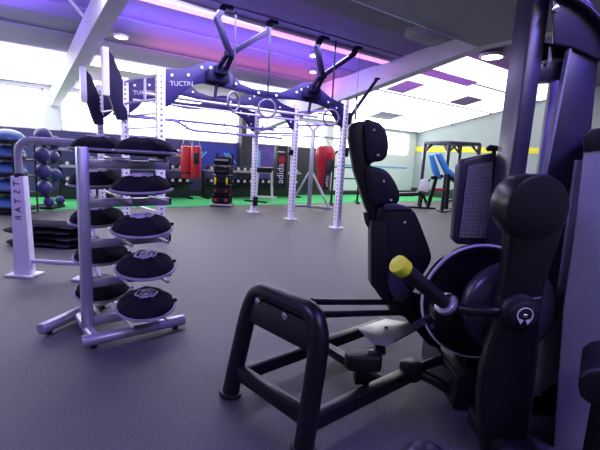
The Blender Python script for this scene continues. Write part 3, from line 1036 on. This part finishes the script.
# black bar storage frame right of the red bag
k0, k1 = gnd(331, 204), gnd(357, 203)
t = thing('storage_frame', 'black bent tube frame behind the right white rig post', 'storage frame', k0)
f1 = k0 + V((0, 0, 1.55))
pth = [k0, k0 + V((0, 0, 1.5)), k0 + V((0, 0, 1.6)) + (k1 - k0) * 0.06, k0 + V((0, 0, 1.68)) + (k1 - k0) * 0.25, k0 + V((0, 0, 1.70)) + (k1 - k0) * 0.5,
       k0 + V((0, 0, 1.68)) + (k1 - k0) * 0.8, k1 + V((0, 0, 1.58)) - (k1 - k0) * 0.04, k1 + V((0, 0, 1.45)), k1]
MB().tube(pth, 0.035).build('hoop', BLACKM, t)
for k in (k0, k1):
    MB().bar(k - FH * 0.35 + V((0, 0, 0.03)), k + FH * 0.35 + V((0, 0, 0.03)), 0.08, 0.06).build('foot', BLACKM, t)
for z in (0.35, 0.8, 1.15):
    MB().bar(k0 + V((0, 0, z)), k1 + V((0, 0, z)), 0.04, 0.04).build('cross_bar', BLACKM, t)

# ================================================================== RIGHT BACKGROUND
# power rack with blue pads
def fd(px, py):
    return gnd(px, py).dot(FH)


p0 = gnd(440, 209)
D = fd(446, 212)
pr = thing('cable_frame', 'dark grey multi station frame with two blue pads by the yellow banded wall', 'gym frame', gnd(446, 212))
zt = at(440, 142, D).z
a1, a2 = at(432, 142, D + 0.3), at(474, 142, D + 0.3)
xs_ = [426, 449.5, 463, 479]
for i, (px, dd) in enumerate(((425.5, 0.9), (449.5, 0.0), (461, 0.9), (480, 0.0))):
    tp = at(px, 142, D + dd)
    tp.z = zt
    ft = V((tp.x, tp.y, 0))
    MB().bar(ft, tp, 0.09, 0.09, up=RIGHT, bev=0.01).build('post', COLM, pr)
    MB().box(ft + V((0, 0, 0.02)), (0.2, 0.4, 0.04), MR, bev=0.006).build('foot', COLM, pr)
mb = MB()
q1, q2, q3, q4 = [V((at(px, 142, D + dd).x, at(px, 142, D + dd).y, zt)) for px, dd in ((425.5, 0.9), (449.5, 0), (461, 0.9), (480, 0))]
for a_, b_ in ((q1, q2), (q2, q4), (q4, q3), (q3, q1)):
    mb.bar(a_, b_, 0.09, 0.09, bev=0.01)
for a_ in (q1, q2, q3, q4):
    for b_ in (q1, q2, q3, q4):
        if (a_ - b_).length > 0.1 and (a_, b_) != (q1, q4):
            d_ = (b_ - a_).normalized()
            if d_.dot(RIGHT) > 0.3 or d_.dot(RIGHT) < -0.3:
                mb.bar(a_ + V((0, 0, -0.28)), a_ + d_ * 0.26, 0.05, 0.05)
mb.build('top_frame', COLM, pr)
mb = MB()
for z in (0.3, 0.62, 0.95):
    mb.bar(V((q2.x, q2.y, z)), V((q3.x, q3.y, z)), 0.06, 0.06)
mb.build('side_rung', COLM, pr)
for (pts, dd, nm) in (([(430.5, 155.5), (434, 154.5), (441, 175), (442, 180), (437, 178), (434, 172)], D - 0.35, 'l'), ([(437, 154), (442, 153), (449, 168), (459, 177), (457, 180), (446, 173)], D - 0.5, 'r')):
    P = [at(x, y, dd) for x, y in pts]
    MB().prism(P, FH * 0.22, bev=0.03).build('blue_pad', BLUEV, pr)
MB().box(at(441, 189.5, D - 0.4), (0.34, 0.06, 0.06), MR).build('red_sleeve', REDV, pr)
for (a_, b_, dd) in (((436, 178), (428, 206), D - 0.3), ((449, 170), (446, 209), D - 0.45), ((449, 176), (462, 188), D - 0.4), ((431, 178), (443, 176), D - 0.3)):
    MB().bar(at(*a_, dd), at(*b_, dd), 0.09, 0.09, up=FH).build('pad_support', BLACKM, pr)
MB().bar(gnd(441, 212), gnd(464, 210), 0.09, 0.06).build('base_rail', BLACKM, pr)

# black bench with a white towel
bb = gnd(421, 209)
Db = bb.dot(FH)
t = thing('weight_bench', 'black adjustable weight bench in front of the grey wall', 'weight bench', bb)
MB().prism([at(x, y, Db) for x, y in ((379, 194), (413, 192.5), (424, 193), (424, 195.5), (412, 196.5), (379, 196.5))], FH * 0.3, bev=0.02).build('seat', BLACKP, t)
MB().prism([at(x, y, Db) for x, y in ((418, 193), (421, 194), (431, 180), (428, 178))], FH * 0.3, bev=0.02).build('backrest', BLACKP, t)
for (a_, b_) in (((399, 196), (394, 207)), ((424, 194), (421, 209)), ((424, 194), (430, 209))):
    MB().bar(at(*a_, Db) + FH * 0.15, V((at(*b_, Db).x, at(*b_, Db).y, 0.02)) + FH * 0.15, 0.07, 0.07, up=FH).build('leg', BLACKM, t)
MB().bar(V((at(385, 206, Db).x, at(385, 206, Db).y, 0.03)) + FH * 0.15, V((at(437, 206, Db).x, at(437, 206, Db).y, 0.03)) + FH * 0.15, 0.08, 0.05).build('base_rail', BLACKM, t)
P = [at(x, y, Db - 0.03) for x, y in ((420.5, 179.5), (428, 178), (429, 190), (427, 192), (420, 191), (418.5, 190))]
tag(MB().prism(P, -FH * 0.05, bev=0.012).build('towel', TOWEL), 'white towel draped over the back of the black weight bench', 'towel')
# ================================================================== FRONT MACHINE
mc = thing('leg_machine', 'large black standing leg exercise machine with yellow tipped lever filling the right side', 'exercise machine', L(0.75, 1.95, 0))


def part(name, m_, mb, parent=None, label=None):
    o = mb.build(name, m_, parent or mc)
    if label:
        o['label'] = label
    return o


def sheet(px, d, th, bev=0.008, seg=2, mb=None, mi=0, smooth=0, push=None):      # outline at distance d, th deep
    P = [at(x, y, d) for x, y in px]
    if smooth:
        P = smooth_loop(P, smooth)
    mb = mb or MB()
    return mb.prism(P, (push or FH) * th, bev=bev, seg=seg, mi=mi)


# stabiliser hoop in front
fl, fr = L(-0.335, 2.03, 0), L(0.065, 1.63, 0)
mv = (RIGHT * 0.8 + FH * 0.6)
lean = mv * 0.10
hd = (fr - fl).normalized()
W = (fr - fl).length
zt = 0.62


def hp(t, z):
    return fl + hd * (t * W) + lean * (z / zt) + V((0, 0, z))


pts = [hp(0, 0.01), hp(0.01, 0.15), hp(0.03, 0.30), hp(0.05, 0.45), hp(0.075, 0.525), hp(0.125, 0.585), hp(0.20, 0.612), hp(0.30, 0.618), hp(0.5, 0.618), hp(0.70, 0.618),
       hp(0.82, 0.61), hp(0.90, 0.575), hp(0.955, 0.51), hp(0.975, 0.42), hp(0.985, 0.30), hp(1.0, 0.15), hp(1.01, 0.01)]
part('stabilizer_hoop', BLACKM, MB().tube(smooth_path(pts, 4), 0.047, 20))
for t_ in (0.0, 1.01):
    part('rubber_foot', BLACKP, MB().cyl(hp(t_, 0.0), hp(t_, 0.022), 0.062, bev=0.005))
a_, b_ = hp(0.03, 0.15), hp(0.98, 0.15)
part('hoop_crossbar', BLACKM, MB().bar(a_, b_, 0.055, 0.085, bev=0.018))
nf = hd.cross(V((0, 0, 1))).normalized()
if nf.dot(FH) > 0:
    nf = -nf
mb = MB()
mb.prism([p_ + nf * 0.026 for p_ in (hp(0.07, 0.53), hp(0.12, 0.575), hp(0.85, 0.575), hp(0.94, 0.50), hp(0.94, 0.445), hp(0.07, 0.445))], -nf * 0.02, bev=0.004)
po = part('bolt_plate', BLACKM, mb)
for px_, py_ in ((258.5, 301), (285.5, 316)):
    r_ = ray(px_, py_)
    p0_ = hp(0.5, 0.51) + nf * 0.028
    n2 = (hd.cross(lean / zt + V((0, 0, 1)))).normalized()
    tt = (p0_ - CP).dot(n2) / r_.dot(n2)
    c = CP + r_ * tt
    MB().cyl(c - nf * 0.01, c + nf * 0.010, 0.019, seg=16, bev=0.003).cyl(c + nf * 0.010, c + nf * 0.016, 0.008, seg=6).build('bolt', CHROME, po)

# floor rails
z1 = 0.115
na, nb = hp(0.97, z1) , gnd(411, 373, z1)
part('near_rail', BLACKM, MB().bar(na, nb, 0.075, 0.075, bev=0.016))
fa_, fb_ = hp(0.02, z1), gnd(352, 334, z1)
fdir = (fb_ - fa_).normalized()
fb_ = fa_ + fdir * 1.35
part('far_rail', BLACKM, MB().bar(fa_, fb_, 0.075, 0.075, bev=0.016))
ca, cb = gnd(326, 347, z1), gnd(388, 386, z1)
part('middle_rail', BLACKM, MB().bar(ca, cb, 0.06, 0.06, bev=0.014))
# bracket at the end of the near rail, with its two stub tubes
bk = gnd(412, 370, 0.13)
Mm = Matrix((mv, V((-mv.y, mv.x, 0)), V((0, 0, 1)))).transposed()
part('rail_bracket', BLACKM, MB().box(bk, (0.11, 0.12, 0.10), Mm, bev=0.02))
f2 = gnd(456, 394, 0.05)
part('rear_foot', BLACKM, MB().tube(smooth_path([bk, bk.lerp(f2, 0.5) + V((0, 0, 0.01)), f2, f2 + (f2 - bk) * 0.25], 4), 0.03).sphere(f2 + (f2 - bk) * 0.25, 0.036))
part('link_tube', BLACKM, MB().tube([bk, at(446, 358, 2.25)], 0.026))

# thin twin rods from the hoop back to the pad column
part('guide_rod', BLACKM, MB().tube([at(312, 301.5, 1.86), at(396, 302.5, 2.35)], 0.017))
part('guide_rod', BLACKM, MB().tube([at(318, 314.5, 1.82), at(402, 312.5, 2.25)], 0.017))

# bent metal foot tray
T1, T2, T3, T4 = at(357, 328, 2.12), at(386, 318.5, 2.42), at(424, 325, 2.36), at(394, 341, 2.06)
mb = MB().prism([T1, T2, T3, T4], V((0, 0, -0.012)), bev=0.002)
B1, B2 = at(373, 344, 2.04), at(388, 346.5, 2.02)
mb.prism([T1, T4, B2, B1], FH * 0.010, bev=0.002)
o = part('foot_tray', TRAY, mb, label='bare metal foot tray')
MB().bar(at(379, 338, 2.1), at(380, 352, 2.1), 0.07, 0.05).build('tray_support', BLACKM, o)
MB().cyl(at(386, 328, 2.2), at(386, 328, 2.2) + V((0, 0, 0.008)), 0.01, seg=10).build('screw', BLACKM, o)

# capped adjusting post on the middle rail
pc = at(363, 353, 2.02)
mb = MB()
mb.prism(smooth_loop([pc + RIGHT * a_ + FH * b_ for a_, b_ in ((-0.095, 0.0), (-0.075, 0.05), (0.0, 0.045), (0.06, 0.07), (0.105, 0.03), (0.09, -0.045), (0.02, -0.05), (-0.07, -0.05))], 4), V((0, 0, -0.085)), bev=0.012, seg=3)
o = part('post_cap', BLACKP, mb)
c = pc + RIGHT * 0.055 + FH * 0.01
MB().cyl(c, c + V((0, 0, 0.008)), 0.028, seg=18, bev=0.003).build('knob', COLM, o)
part('adjusting_post', BLACKM, MB().bar(V((pc.x, pc.y, 0.13)), pc + V((0, 0, -0.05)), 0.09, 0.08, up=RIGHT, bev=0.01))

# pad column and pads, seen from the side
DP = 2.28
col = [(348.5, 127), (352, 123), (360, 121), (369, 122), (371, 140), (371, 165), (374, 190), (381, 215), (386, 240), (389, 290), (389, 308), (379, 296), (371, 284), (371.5, 250), (372, 222), (366, 208), (359, 186), (354.5, 172), (351, 152), (348.5, 138)]
part('pad_column', BLACKM, sheet(col, DP, 0.10, bev=0.012, seg=3))
pad1 = [(365, 122), (374, 121), (382, 124.5), (387.5, 134), (389, 146), (387.5, 155), (383, 160.5), (375, 162), (368, 161)]
pad2 = [(366, 169), (377, 167.5), (387, 171), (394.5, 180), (399.5, 191), (400, 200), (396, 204.5), (384, 205.5), (372, 204)]
pad3 = [(378, 209), (388, 206), (405, 207), (414, 211), (419, 219), (425, 234), (432, 254), (431, 264), (425, 274), (416, 290), (404, 300), (393, 303), (388, 285), (383, 250), (378, 225)]
for nm_, pl, sc_ in (('head_pad', pad1, ((374, 130), (378, 155))), ('upper_pad', pad2, ((383.5, 181), (391, 200))), ('torso_pad', pad3, ((404.5, 222), (415, 258)))):
    o = part(nm_, VINYL, sheet(pl, DP - 0.04, 0.22, bev=0.028, seg=4, smooth=3))
    for (x, y) in sc_[:2 if nm_ != 'torso_pad' else 1]:
        c = at(x, y, DP - 0.04)
        MB().cyl(c + FH * 0.01, c - FH * 0.006, 0.0075, seg=10).build('screw', CHROME, o)
part('fin', BLACKP, sheet([(364, 213), (369, 212), (374, 222), (376, 236), (372, 234), (366, 224)], DP + 0.02, 0.05, bev=0.006))
part('pad_bracket', COLM, sheet([(391, 268), (397, 273), (410, 292), (404, 302), (394, 299), (388, 284)], DP - 0.10, 0.05, bev=0.008, smooth=2))
part('lower_arm', BLACKM, sheet([(389, 296), (408, 291), (425, 296), (440, 306), (452, 330), (440, 350), (428, 345), (405, 318), (390, 312)], DP + 0.05, 0.10, bev=0.012))

part('torso_pad_ledge', COLM, sheet([(384, 205), (396, 203.5), (409, 207), (412, 211), (398, 210), (386, 211)], DP - 0.05, 0.20, bev=0.01, seg=3, smooth=2))
part('pad_sleeve', BLACKM, sheet([(371, 221), (386, 221), (391, 262), (390, 304), (380, 296), (371, 285)], DP - 0.055, 0.12, bev=0.008))

# lever with grip
g0_, g1_ = at(400, 266, 1.60), at(446, 304, 1.72)
gd = (g1_ - g0_).normalized()
part('lever_grip', BLACKP, MB().cyl(g0_ + gd * 0.01, g1_, 0.034, 0.031, seg=28))
part('lever_cap', YELCAP, MB().cyl(g0_ - gd * 0.022, g0_ + gd * 0.032, 0.041, seg=32, bev=0.006), label='yellow green end cap')
o = part('lever_collar', SILVER, MB().cyl(g1_ - gd * 0.016, g1_ + gd * 0.012, 0.052, seg=28, bev=0.006), label='silver collar ring')
g2_, g3_, g4_ = at(455, 308, 1.72), at(475, 311, 1.70), at(497, 311, 1.68)
part('lever_bar', BLACKM, MB().tube(smooth_path([g1_ + gd * 0.005, g2_, g3_, g4_, at(512, 312, 1.70)], 5), 0.023))
part('lever_pivot', BLACKM, MB().box(at(441, 312, 1.76), (0.09, 0.10, 0.06), MR, bev=0.015).cyl(at(450, 303, 1.70), at(450, 303, 1.80), 0.04, bev=0.006))
mb = MB()
for (x, y) in ((427, 317), (432, 326), (424, 323)):
    mb.cyl(at(x, y, 1.86), at(x, y, 1.80), 0.012, seg=12)
mb.bar(at(414, 326, 1.9), at(446, 311, 1.84), 0.035, 0.03)
part('lever_clevis', COLM, mb)

# cam discs
c1 = at(480, 302, 1.98)
R1 = 60 / F * 1.98
mb = MB().lathe([(0.02, 0), (R1 - 0.035, 0.0), (R1 - 0.028, -0.012), (R1 - 0.006, -0.014), (R1, -0.008), (R1, 0.05), (R1 - 0.01, 0.056), (0.02, 0.056)], c1, axis=FH, seg=72)
o = part('large_cam_disc', BLACKM, mb)
MB().torus(c1 - FH * 0.004, FH, R1 + 0.002, 0.0075, 80, 8).build('disc_rim', LOGO, o)['label'] = 'light metal rim'
c2 = at(513, 311, 1.80)
R2 = 49 / F * 1.80
mb = MB().lathe([(0.02, -0.03), (R2 * 0.55, -0.026), (R2 * 0.85, -0.012), (R2 * 0.97, 0.006), (R2, 0.02), (R2, 0.07), (0.02, 0.075)], c2, axis=FH, seg=64)
part('small_cam_disc', COLM, mb)

# swinging arm: upper limb, counterweight drum and lower limb
DA = 1.66
up = [(511, 222), (509, 240), (506, 275), (502, 305), (502, 335), (541, 342), (543, 310), (548, 282), (558, 250), (568, 222)]
part('arm_upper', BLACKM, sheet(up, DA, 0.075, bev=0.02, seg=4))
low = [(503, 300), (499, 322), (491, 347), (485, 372), (481.5, 400), (482.5, 430), (486, 462), (489, 482), (531, 482), (530, 450), (533, 420), (537, 390), (541, 352), (543, 318), (544, 296)]
part('arm_lower', BLACKM, sheet(low, DA - 0.01, 0.085, bev=0.024, seg=4))
cd = at(539.5, 208, 1.56)
RD = 33.5 / F * 1.56
dx = (FH - RIGHT * 0.10).normalized()
o = part('drum', BLACKM, MB().lathe([(0.01, -0.002), (RD - 0.012, 0.0), (RD - 0.003, 0.004), (RD, 0.012), (RD, 0.125), (RD - 0.006, 0.135), (0.01, 0.135)], cd, axis=dx, seg=64))
cs = at(508.5, 214, 1.60)
MB().cyl(cs + RIGHT * 0.03, cs - RIGHT * 0.012, 0.013, seg=14, bev=0.003).build('drum_screw', CHROME, o)
ch = at(521, 312.5, 1.64)
o = part('pivot_hub', BLACKP, MB().lathe([(0.01, -0.03), (0.050, -0.03), (0.056, -0.026), (0.058, -0.01), (0.074, -0.006), (0.078, 0.0), (0.078, 0.06)], ch, axis=FH, seg=40))
cf = ch - FH * 0.033
mb = MB().torus(cf, -FH, 0.032, 0.0028, 30, 6, a0=math.radians(-50), a1=math.radians(230), up=RIGHT)
for sg, an in ((1, -50), (-1, 230)):
    p_ = cf + (RIGHT * math.cos(math.radians(an)) - FH.cross(RIGHT) * 0 + V((0, 0, 1)) * math.sin(math.radians(an))) * 0.032
    mb.prism([p_ + RIGHT * a2 * sg + V((0, 0, b2)) for a2, b2 in ((-0.016, 0.004), (0.012, 0.012), (-0.006, -0.016))], -FH * 0.002)
mb.build('rotation_mark', LOGO, o)
MB().sphere(cf, 0.011, sub=2).build('hub_bolt', CHROME, o)

# weight tower ------------------------------------------------------------
DT = 2.02


def column(name, tl, tr, bl, br, d, depth, m_, z1=None, bev=0.012):
    P = [at(*tl, d), at(*tr, d), at(*br, d), at(*bl, d)]
    return part(name, m_, MB().prism(P, FH * depth, bev=bev))


mb = MB()


def vcol(px, py, w, dep_, d, z0, z1, bev=0.014, off=None):          # upright box column, its left front edge seen at (px, py)
    p = at(px, py, d)
    c = V((p.x, p.y, 0)) + RIGHT * (w / 2) + FH * (dep_ / 2)
    return MB().box(c + V((0, 0, (z0 + z1) / 2)), (w, dep_, z1 - z0), MR, bev=bev)


part('tower_column', COLM, vcol(517, 120, 0.085, 0.17, DT, 0.0, 2.28))
part('weight_guard', PANELG, vcol(546, 120, 0.14, 0.03, DT + 0.22, 0.05, 1.86, bev=0.004))
c2l = [(572, 36), (602, 26), (592, 128), (574, 240), (556, 330), (516, 330), (531, 250), (545, 178)]
o = part('tower_column', COLM, sheet(c2l, DT - 0.04, 0.03, bev=0.006))
MB().prism([at(x, y, DT - 0.05) for x, y in ((570.5, 44), (573, 44), (546, 180), (532, 250), (529.5, 250), (543.5, 180))], FH * 0.03).build('edge_strip', SILVER, o)
cap = [at(x, y, DT - 0.06) for x, y in ((553, 44), (552, 10), (550, -25), (572, -18), (590, -1), (604, 20), (612, 45), (604, 62), (572, 48))]
o = part('tower_cap', COLM, MB().prism(cap, FH * 0.10 + RIGHT * 0.06, bev=0.012, seg=3))
pth = smooth_path([at(545, -22, DT - 0.08), at(562, -6, DT - 0.08), at(578, 2, DT - 0.08), at(592, 13, DT - 0.08), at(606, 32, DT - 0.08), at(616, 66, DT - 0.08)], 5)
MB().tube(pth, 0.018).build('cap_trim', BLACKM, o)
cs = at(555, 9, DT - 0.06)
MB().cyl(cs + FH * 0.01, cs - FH * 0.012, 0.016, seg=14, bev=0.003).build('cap_bolt', CHROME, o)
# pulley carriage in the gap
part('pulley_block', BLACKM, sheet([(545, 42), (572, 48), (570, 58), (556, 57), (545, 60)], DT + 0.02, 0.10, bev=0.006))
part('carriage', COLM, sheet([(539, 64), (569, 60), (567, 76), (560, 80), (539, 81)], DT + 0.02, 0.10, bev=0.008))
part('cable_pin', CHROME, MB().cyl(at(550.5, 47, DT), at(549, 63, DT), 0.009, seg=10))

# mesh-backed shroud on the left of the tower
mo = [(465, 159), (478, 156), (494, 153), (498, 156), (492, 243), (487, 246), (458, 244.5), (453.5, 240), (459.5, 165)]
o = part('mesh_shroud', COLM, sheet(mo, DT + 0.20, 0.07, bev=0.012, seg=3))
mb = sheet([(468, 165), (493, 161), (489, 239), (459, 238)], DT + 0.192, 0.02, bev=0.003)
for k in range(12):
    t_ = (k + 0.5) / 12
    a_ = at(468 + 25 * t_, 165.5 - 4 * t_, DT + 0.19)
    b_ = at(459 + 30 * t_, 237.5 + 1 * t_, DT + 0.19)
    mb.tube([a_, b_], 0.0045, 6, mi=1)
for k in range(20):
    t_ = (k + 0.5) / 20
    mb.tube([at(468 - 9 * t_, 166 + 72 * t_, DT + 0.188), at(492.5 - 4 * t_, 162 + 77 * t_, DT + 0.188)], 0.0028, 6, mi=1)
mb.build('mesh_panel', [MESHM, MESHL], o)
part('shroud_handle', BLACKP, MB().tube([at(487, 149.5, DT + 0.24), at(490, 148, DT + 0.24), at(497, 148.5, DT + 0.24)], [0.012, 0.018, 0.016], 10).cyl(at(494, 149, DT + 0.24), at(494, 158, DT + 0.24), 0.012))

# right hand side: grey plate and pale shroud
pl = [(577, 160), (588, 160), (590, 330), (566, 345), (560, 372), (548, 389), (534, 398), (528, 398), (536, 340), (558, 300)]
o = part('side_plate', PANELG, sheet(pl, 1.86, 0.02, bev=0.003))
for (x, y) in ((563.5, 305), (573, 243), (553.5, 382), (539.5, 394)):
    c = at(x, y, 1.86)
    MB().cyl(c + FH * 0.004, c - FH * 0.006, 0.0085, seg=10).build('screw', CHROME, o)
psd = (FH + RIGHT * 0.68).normalized()
part('pale_shroud', PALE, sheet([(584, 150), (640, 142), (640, 470), (552, 470), (555, 420), (563, 307), (573, 241)], 1.74, 0.25, bev=0.012, push=psd))
part('shroud_top', BLACKM, sheet([(583, 138), (590, 129), (640, 122), (640, 146), (584, 152)], 1.73, 0.26, bev=0.008, push=psd))
# base of the tower
part('tower_base', BLACKM, MB().box(L(1.26, 2.30, 0.10), (0.75, 0.62, 0.20), MR, bev=0.02))
part('weight_stack', BLACKM, MB().box(L(1.16, 2.22, 0.42), (0.36, 0.20, 0.46), MR, bev=0.01))
part('arm_base', BLACKM, MB().box(L(1.02, 1.74, 0.05), (0.20, 0.34, 0.10), MR, bev=0.02))

# padded seat of the next machine at the right edge
sc = at(600, 392, 1.28)
t = thing('machine_seat', 'black padded seat corner of another machine at the right edge of the view', 'machine seat', V((sc.x, sc.y, 0)) + RIGHT * 0.06)
P = [at(x, y, 1.28) for x, y in ((577.5, 388), (579, 377), (587, 370.5), (600, 368), (640, 366), (650, 390), (640, 414), (604, 411), (588, 405), (580, 398))]
MB().prism(P, (FH + RIGHT * 0.74) * 0.25, bev=0.02, seg=3).build('seat_pad', VINYL, t)
sp = at(622, 411, 1.36)
MB().bar(V((sp.x, sp.y, 0.02)), sp + V((0, 0, 0.03)), 0.14, 0.14, up=RIGHT, bev=0.015).build('seat_post', BLACKM, t)
MB().box(V((sp.x, sp.y, 0.02)), (0.30, 0.30, 0.04), MR, bev=0.01).build('base_plate', BLACKM, t)

# rounded rubber foot low in the foreground
c = gnd(426, 462)
tag(MB().lathe([(0.10, 0.0), (0.105, 0.012), (0.10, 0.03), (0.085, 0.048), (0.055, 0.06), (0.001, 0.066)], c, seg=36).build('floor_dome', COLM), 'small dark grey domed rubber foot on the carpet in the foreground', 'floor marker')

# ================================================================== LIGHTS
def area(name, loc, aim, sx, sy, power, col):
    l = bpy.data.lights.new(name, 'AREA')
    l.shape = 'RECTANGLE'
    l.size, l.size_y = sx, sy
    l.energy = power
    l.color = col
    o = bpy.data.objects.new(name, l)
    COL.objects.link(o)
    o.location = loc
    d = V(aim) - V(loc)
    o.rotation_euler = d.to_track_quat('-Z', 'Y').to_euler()
    return o


VIO = (0.42, 0.30, 1.0)
area('unseen_cool_light', (2.6, 5.3, 3.2), (2.4, 6.2, 0), 4.6, 0.8, 210, (0.72, 0.66, 1.0))  # added mid-room light to whiten the rig posts; no panel hangs here
area('violet_led_panel', (-1.4, 1.9, 3.25), (-0.6, 2.4, 0), 1.4, 1.4, 110, VIO)
area('blue_led_panel', (2.3, -0.6, 3.25), (2.3, 1.0, 1.6), 1.6, 0.6, 110, (0.22, 0.14, 1.0))
area('unseen_white_light', (0.9, -1.2, 3.2), (1.4, 1.6, 0.5), 1.2, 0.6, 20, (0.95, 0.95, 1.0))  # added key light behind the camera to brighten the yellow lever cap
area('violet_uplight', (3.6, 6.6, 2.75), (3.6, 6.9, 4), 4.6, 0.4, 36, (0.25, 0.13, 1.0))
area('magenta_uplight', (4.2, 7.75, 2.85), (4.2, 7.6, 4), 4.2, 0.12, 15, (1.0, 0.10, 0.70))
area('violet_uplight', (-1.4, 6.8, 2.75), (-1.4, 7.0, 4), 3.6, 0.5, 60, (0.30, 0.16, 1.0))
area('magenta_uplight', (10.0, 7.4, 3.0), (10.0, 7.2, 5), 4.0, 2.0, 25, (0.8, 0.12, 1.0))  # added without a fitting to tint the opaque roof sheets purple
area('unseen_white_light', (10.0, 6.0, 3.6), (10.5, 7, 0), 5.0, 2.5, 60, (0.98, 0.97, 1.0))
w = bpy.data.worlds.new('World')
SC.world = w
w.use_nodes = True
w.node_tree.nodes['Background'].inputs[0].default_value = (0.35, 0.3, 0.8, 1)
w.node_tree.nodes['Background'].inputs[1].default_value = 0.05
SC.view_settings.view_transform = 'Standard'
SC.view_settings.look = 'None'
SC.view_settings.exposure = 0.3
SC.view_settings.gamma = 1.0
SC.view_settings.use_curve_mapping = False
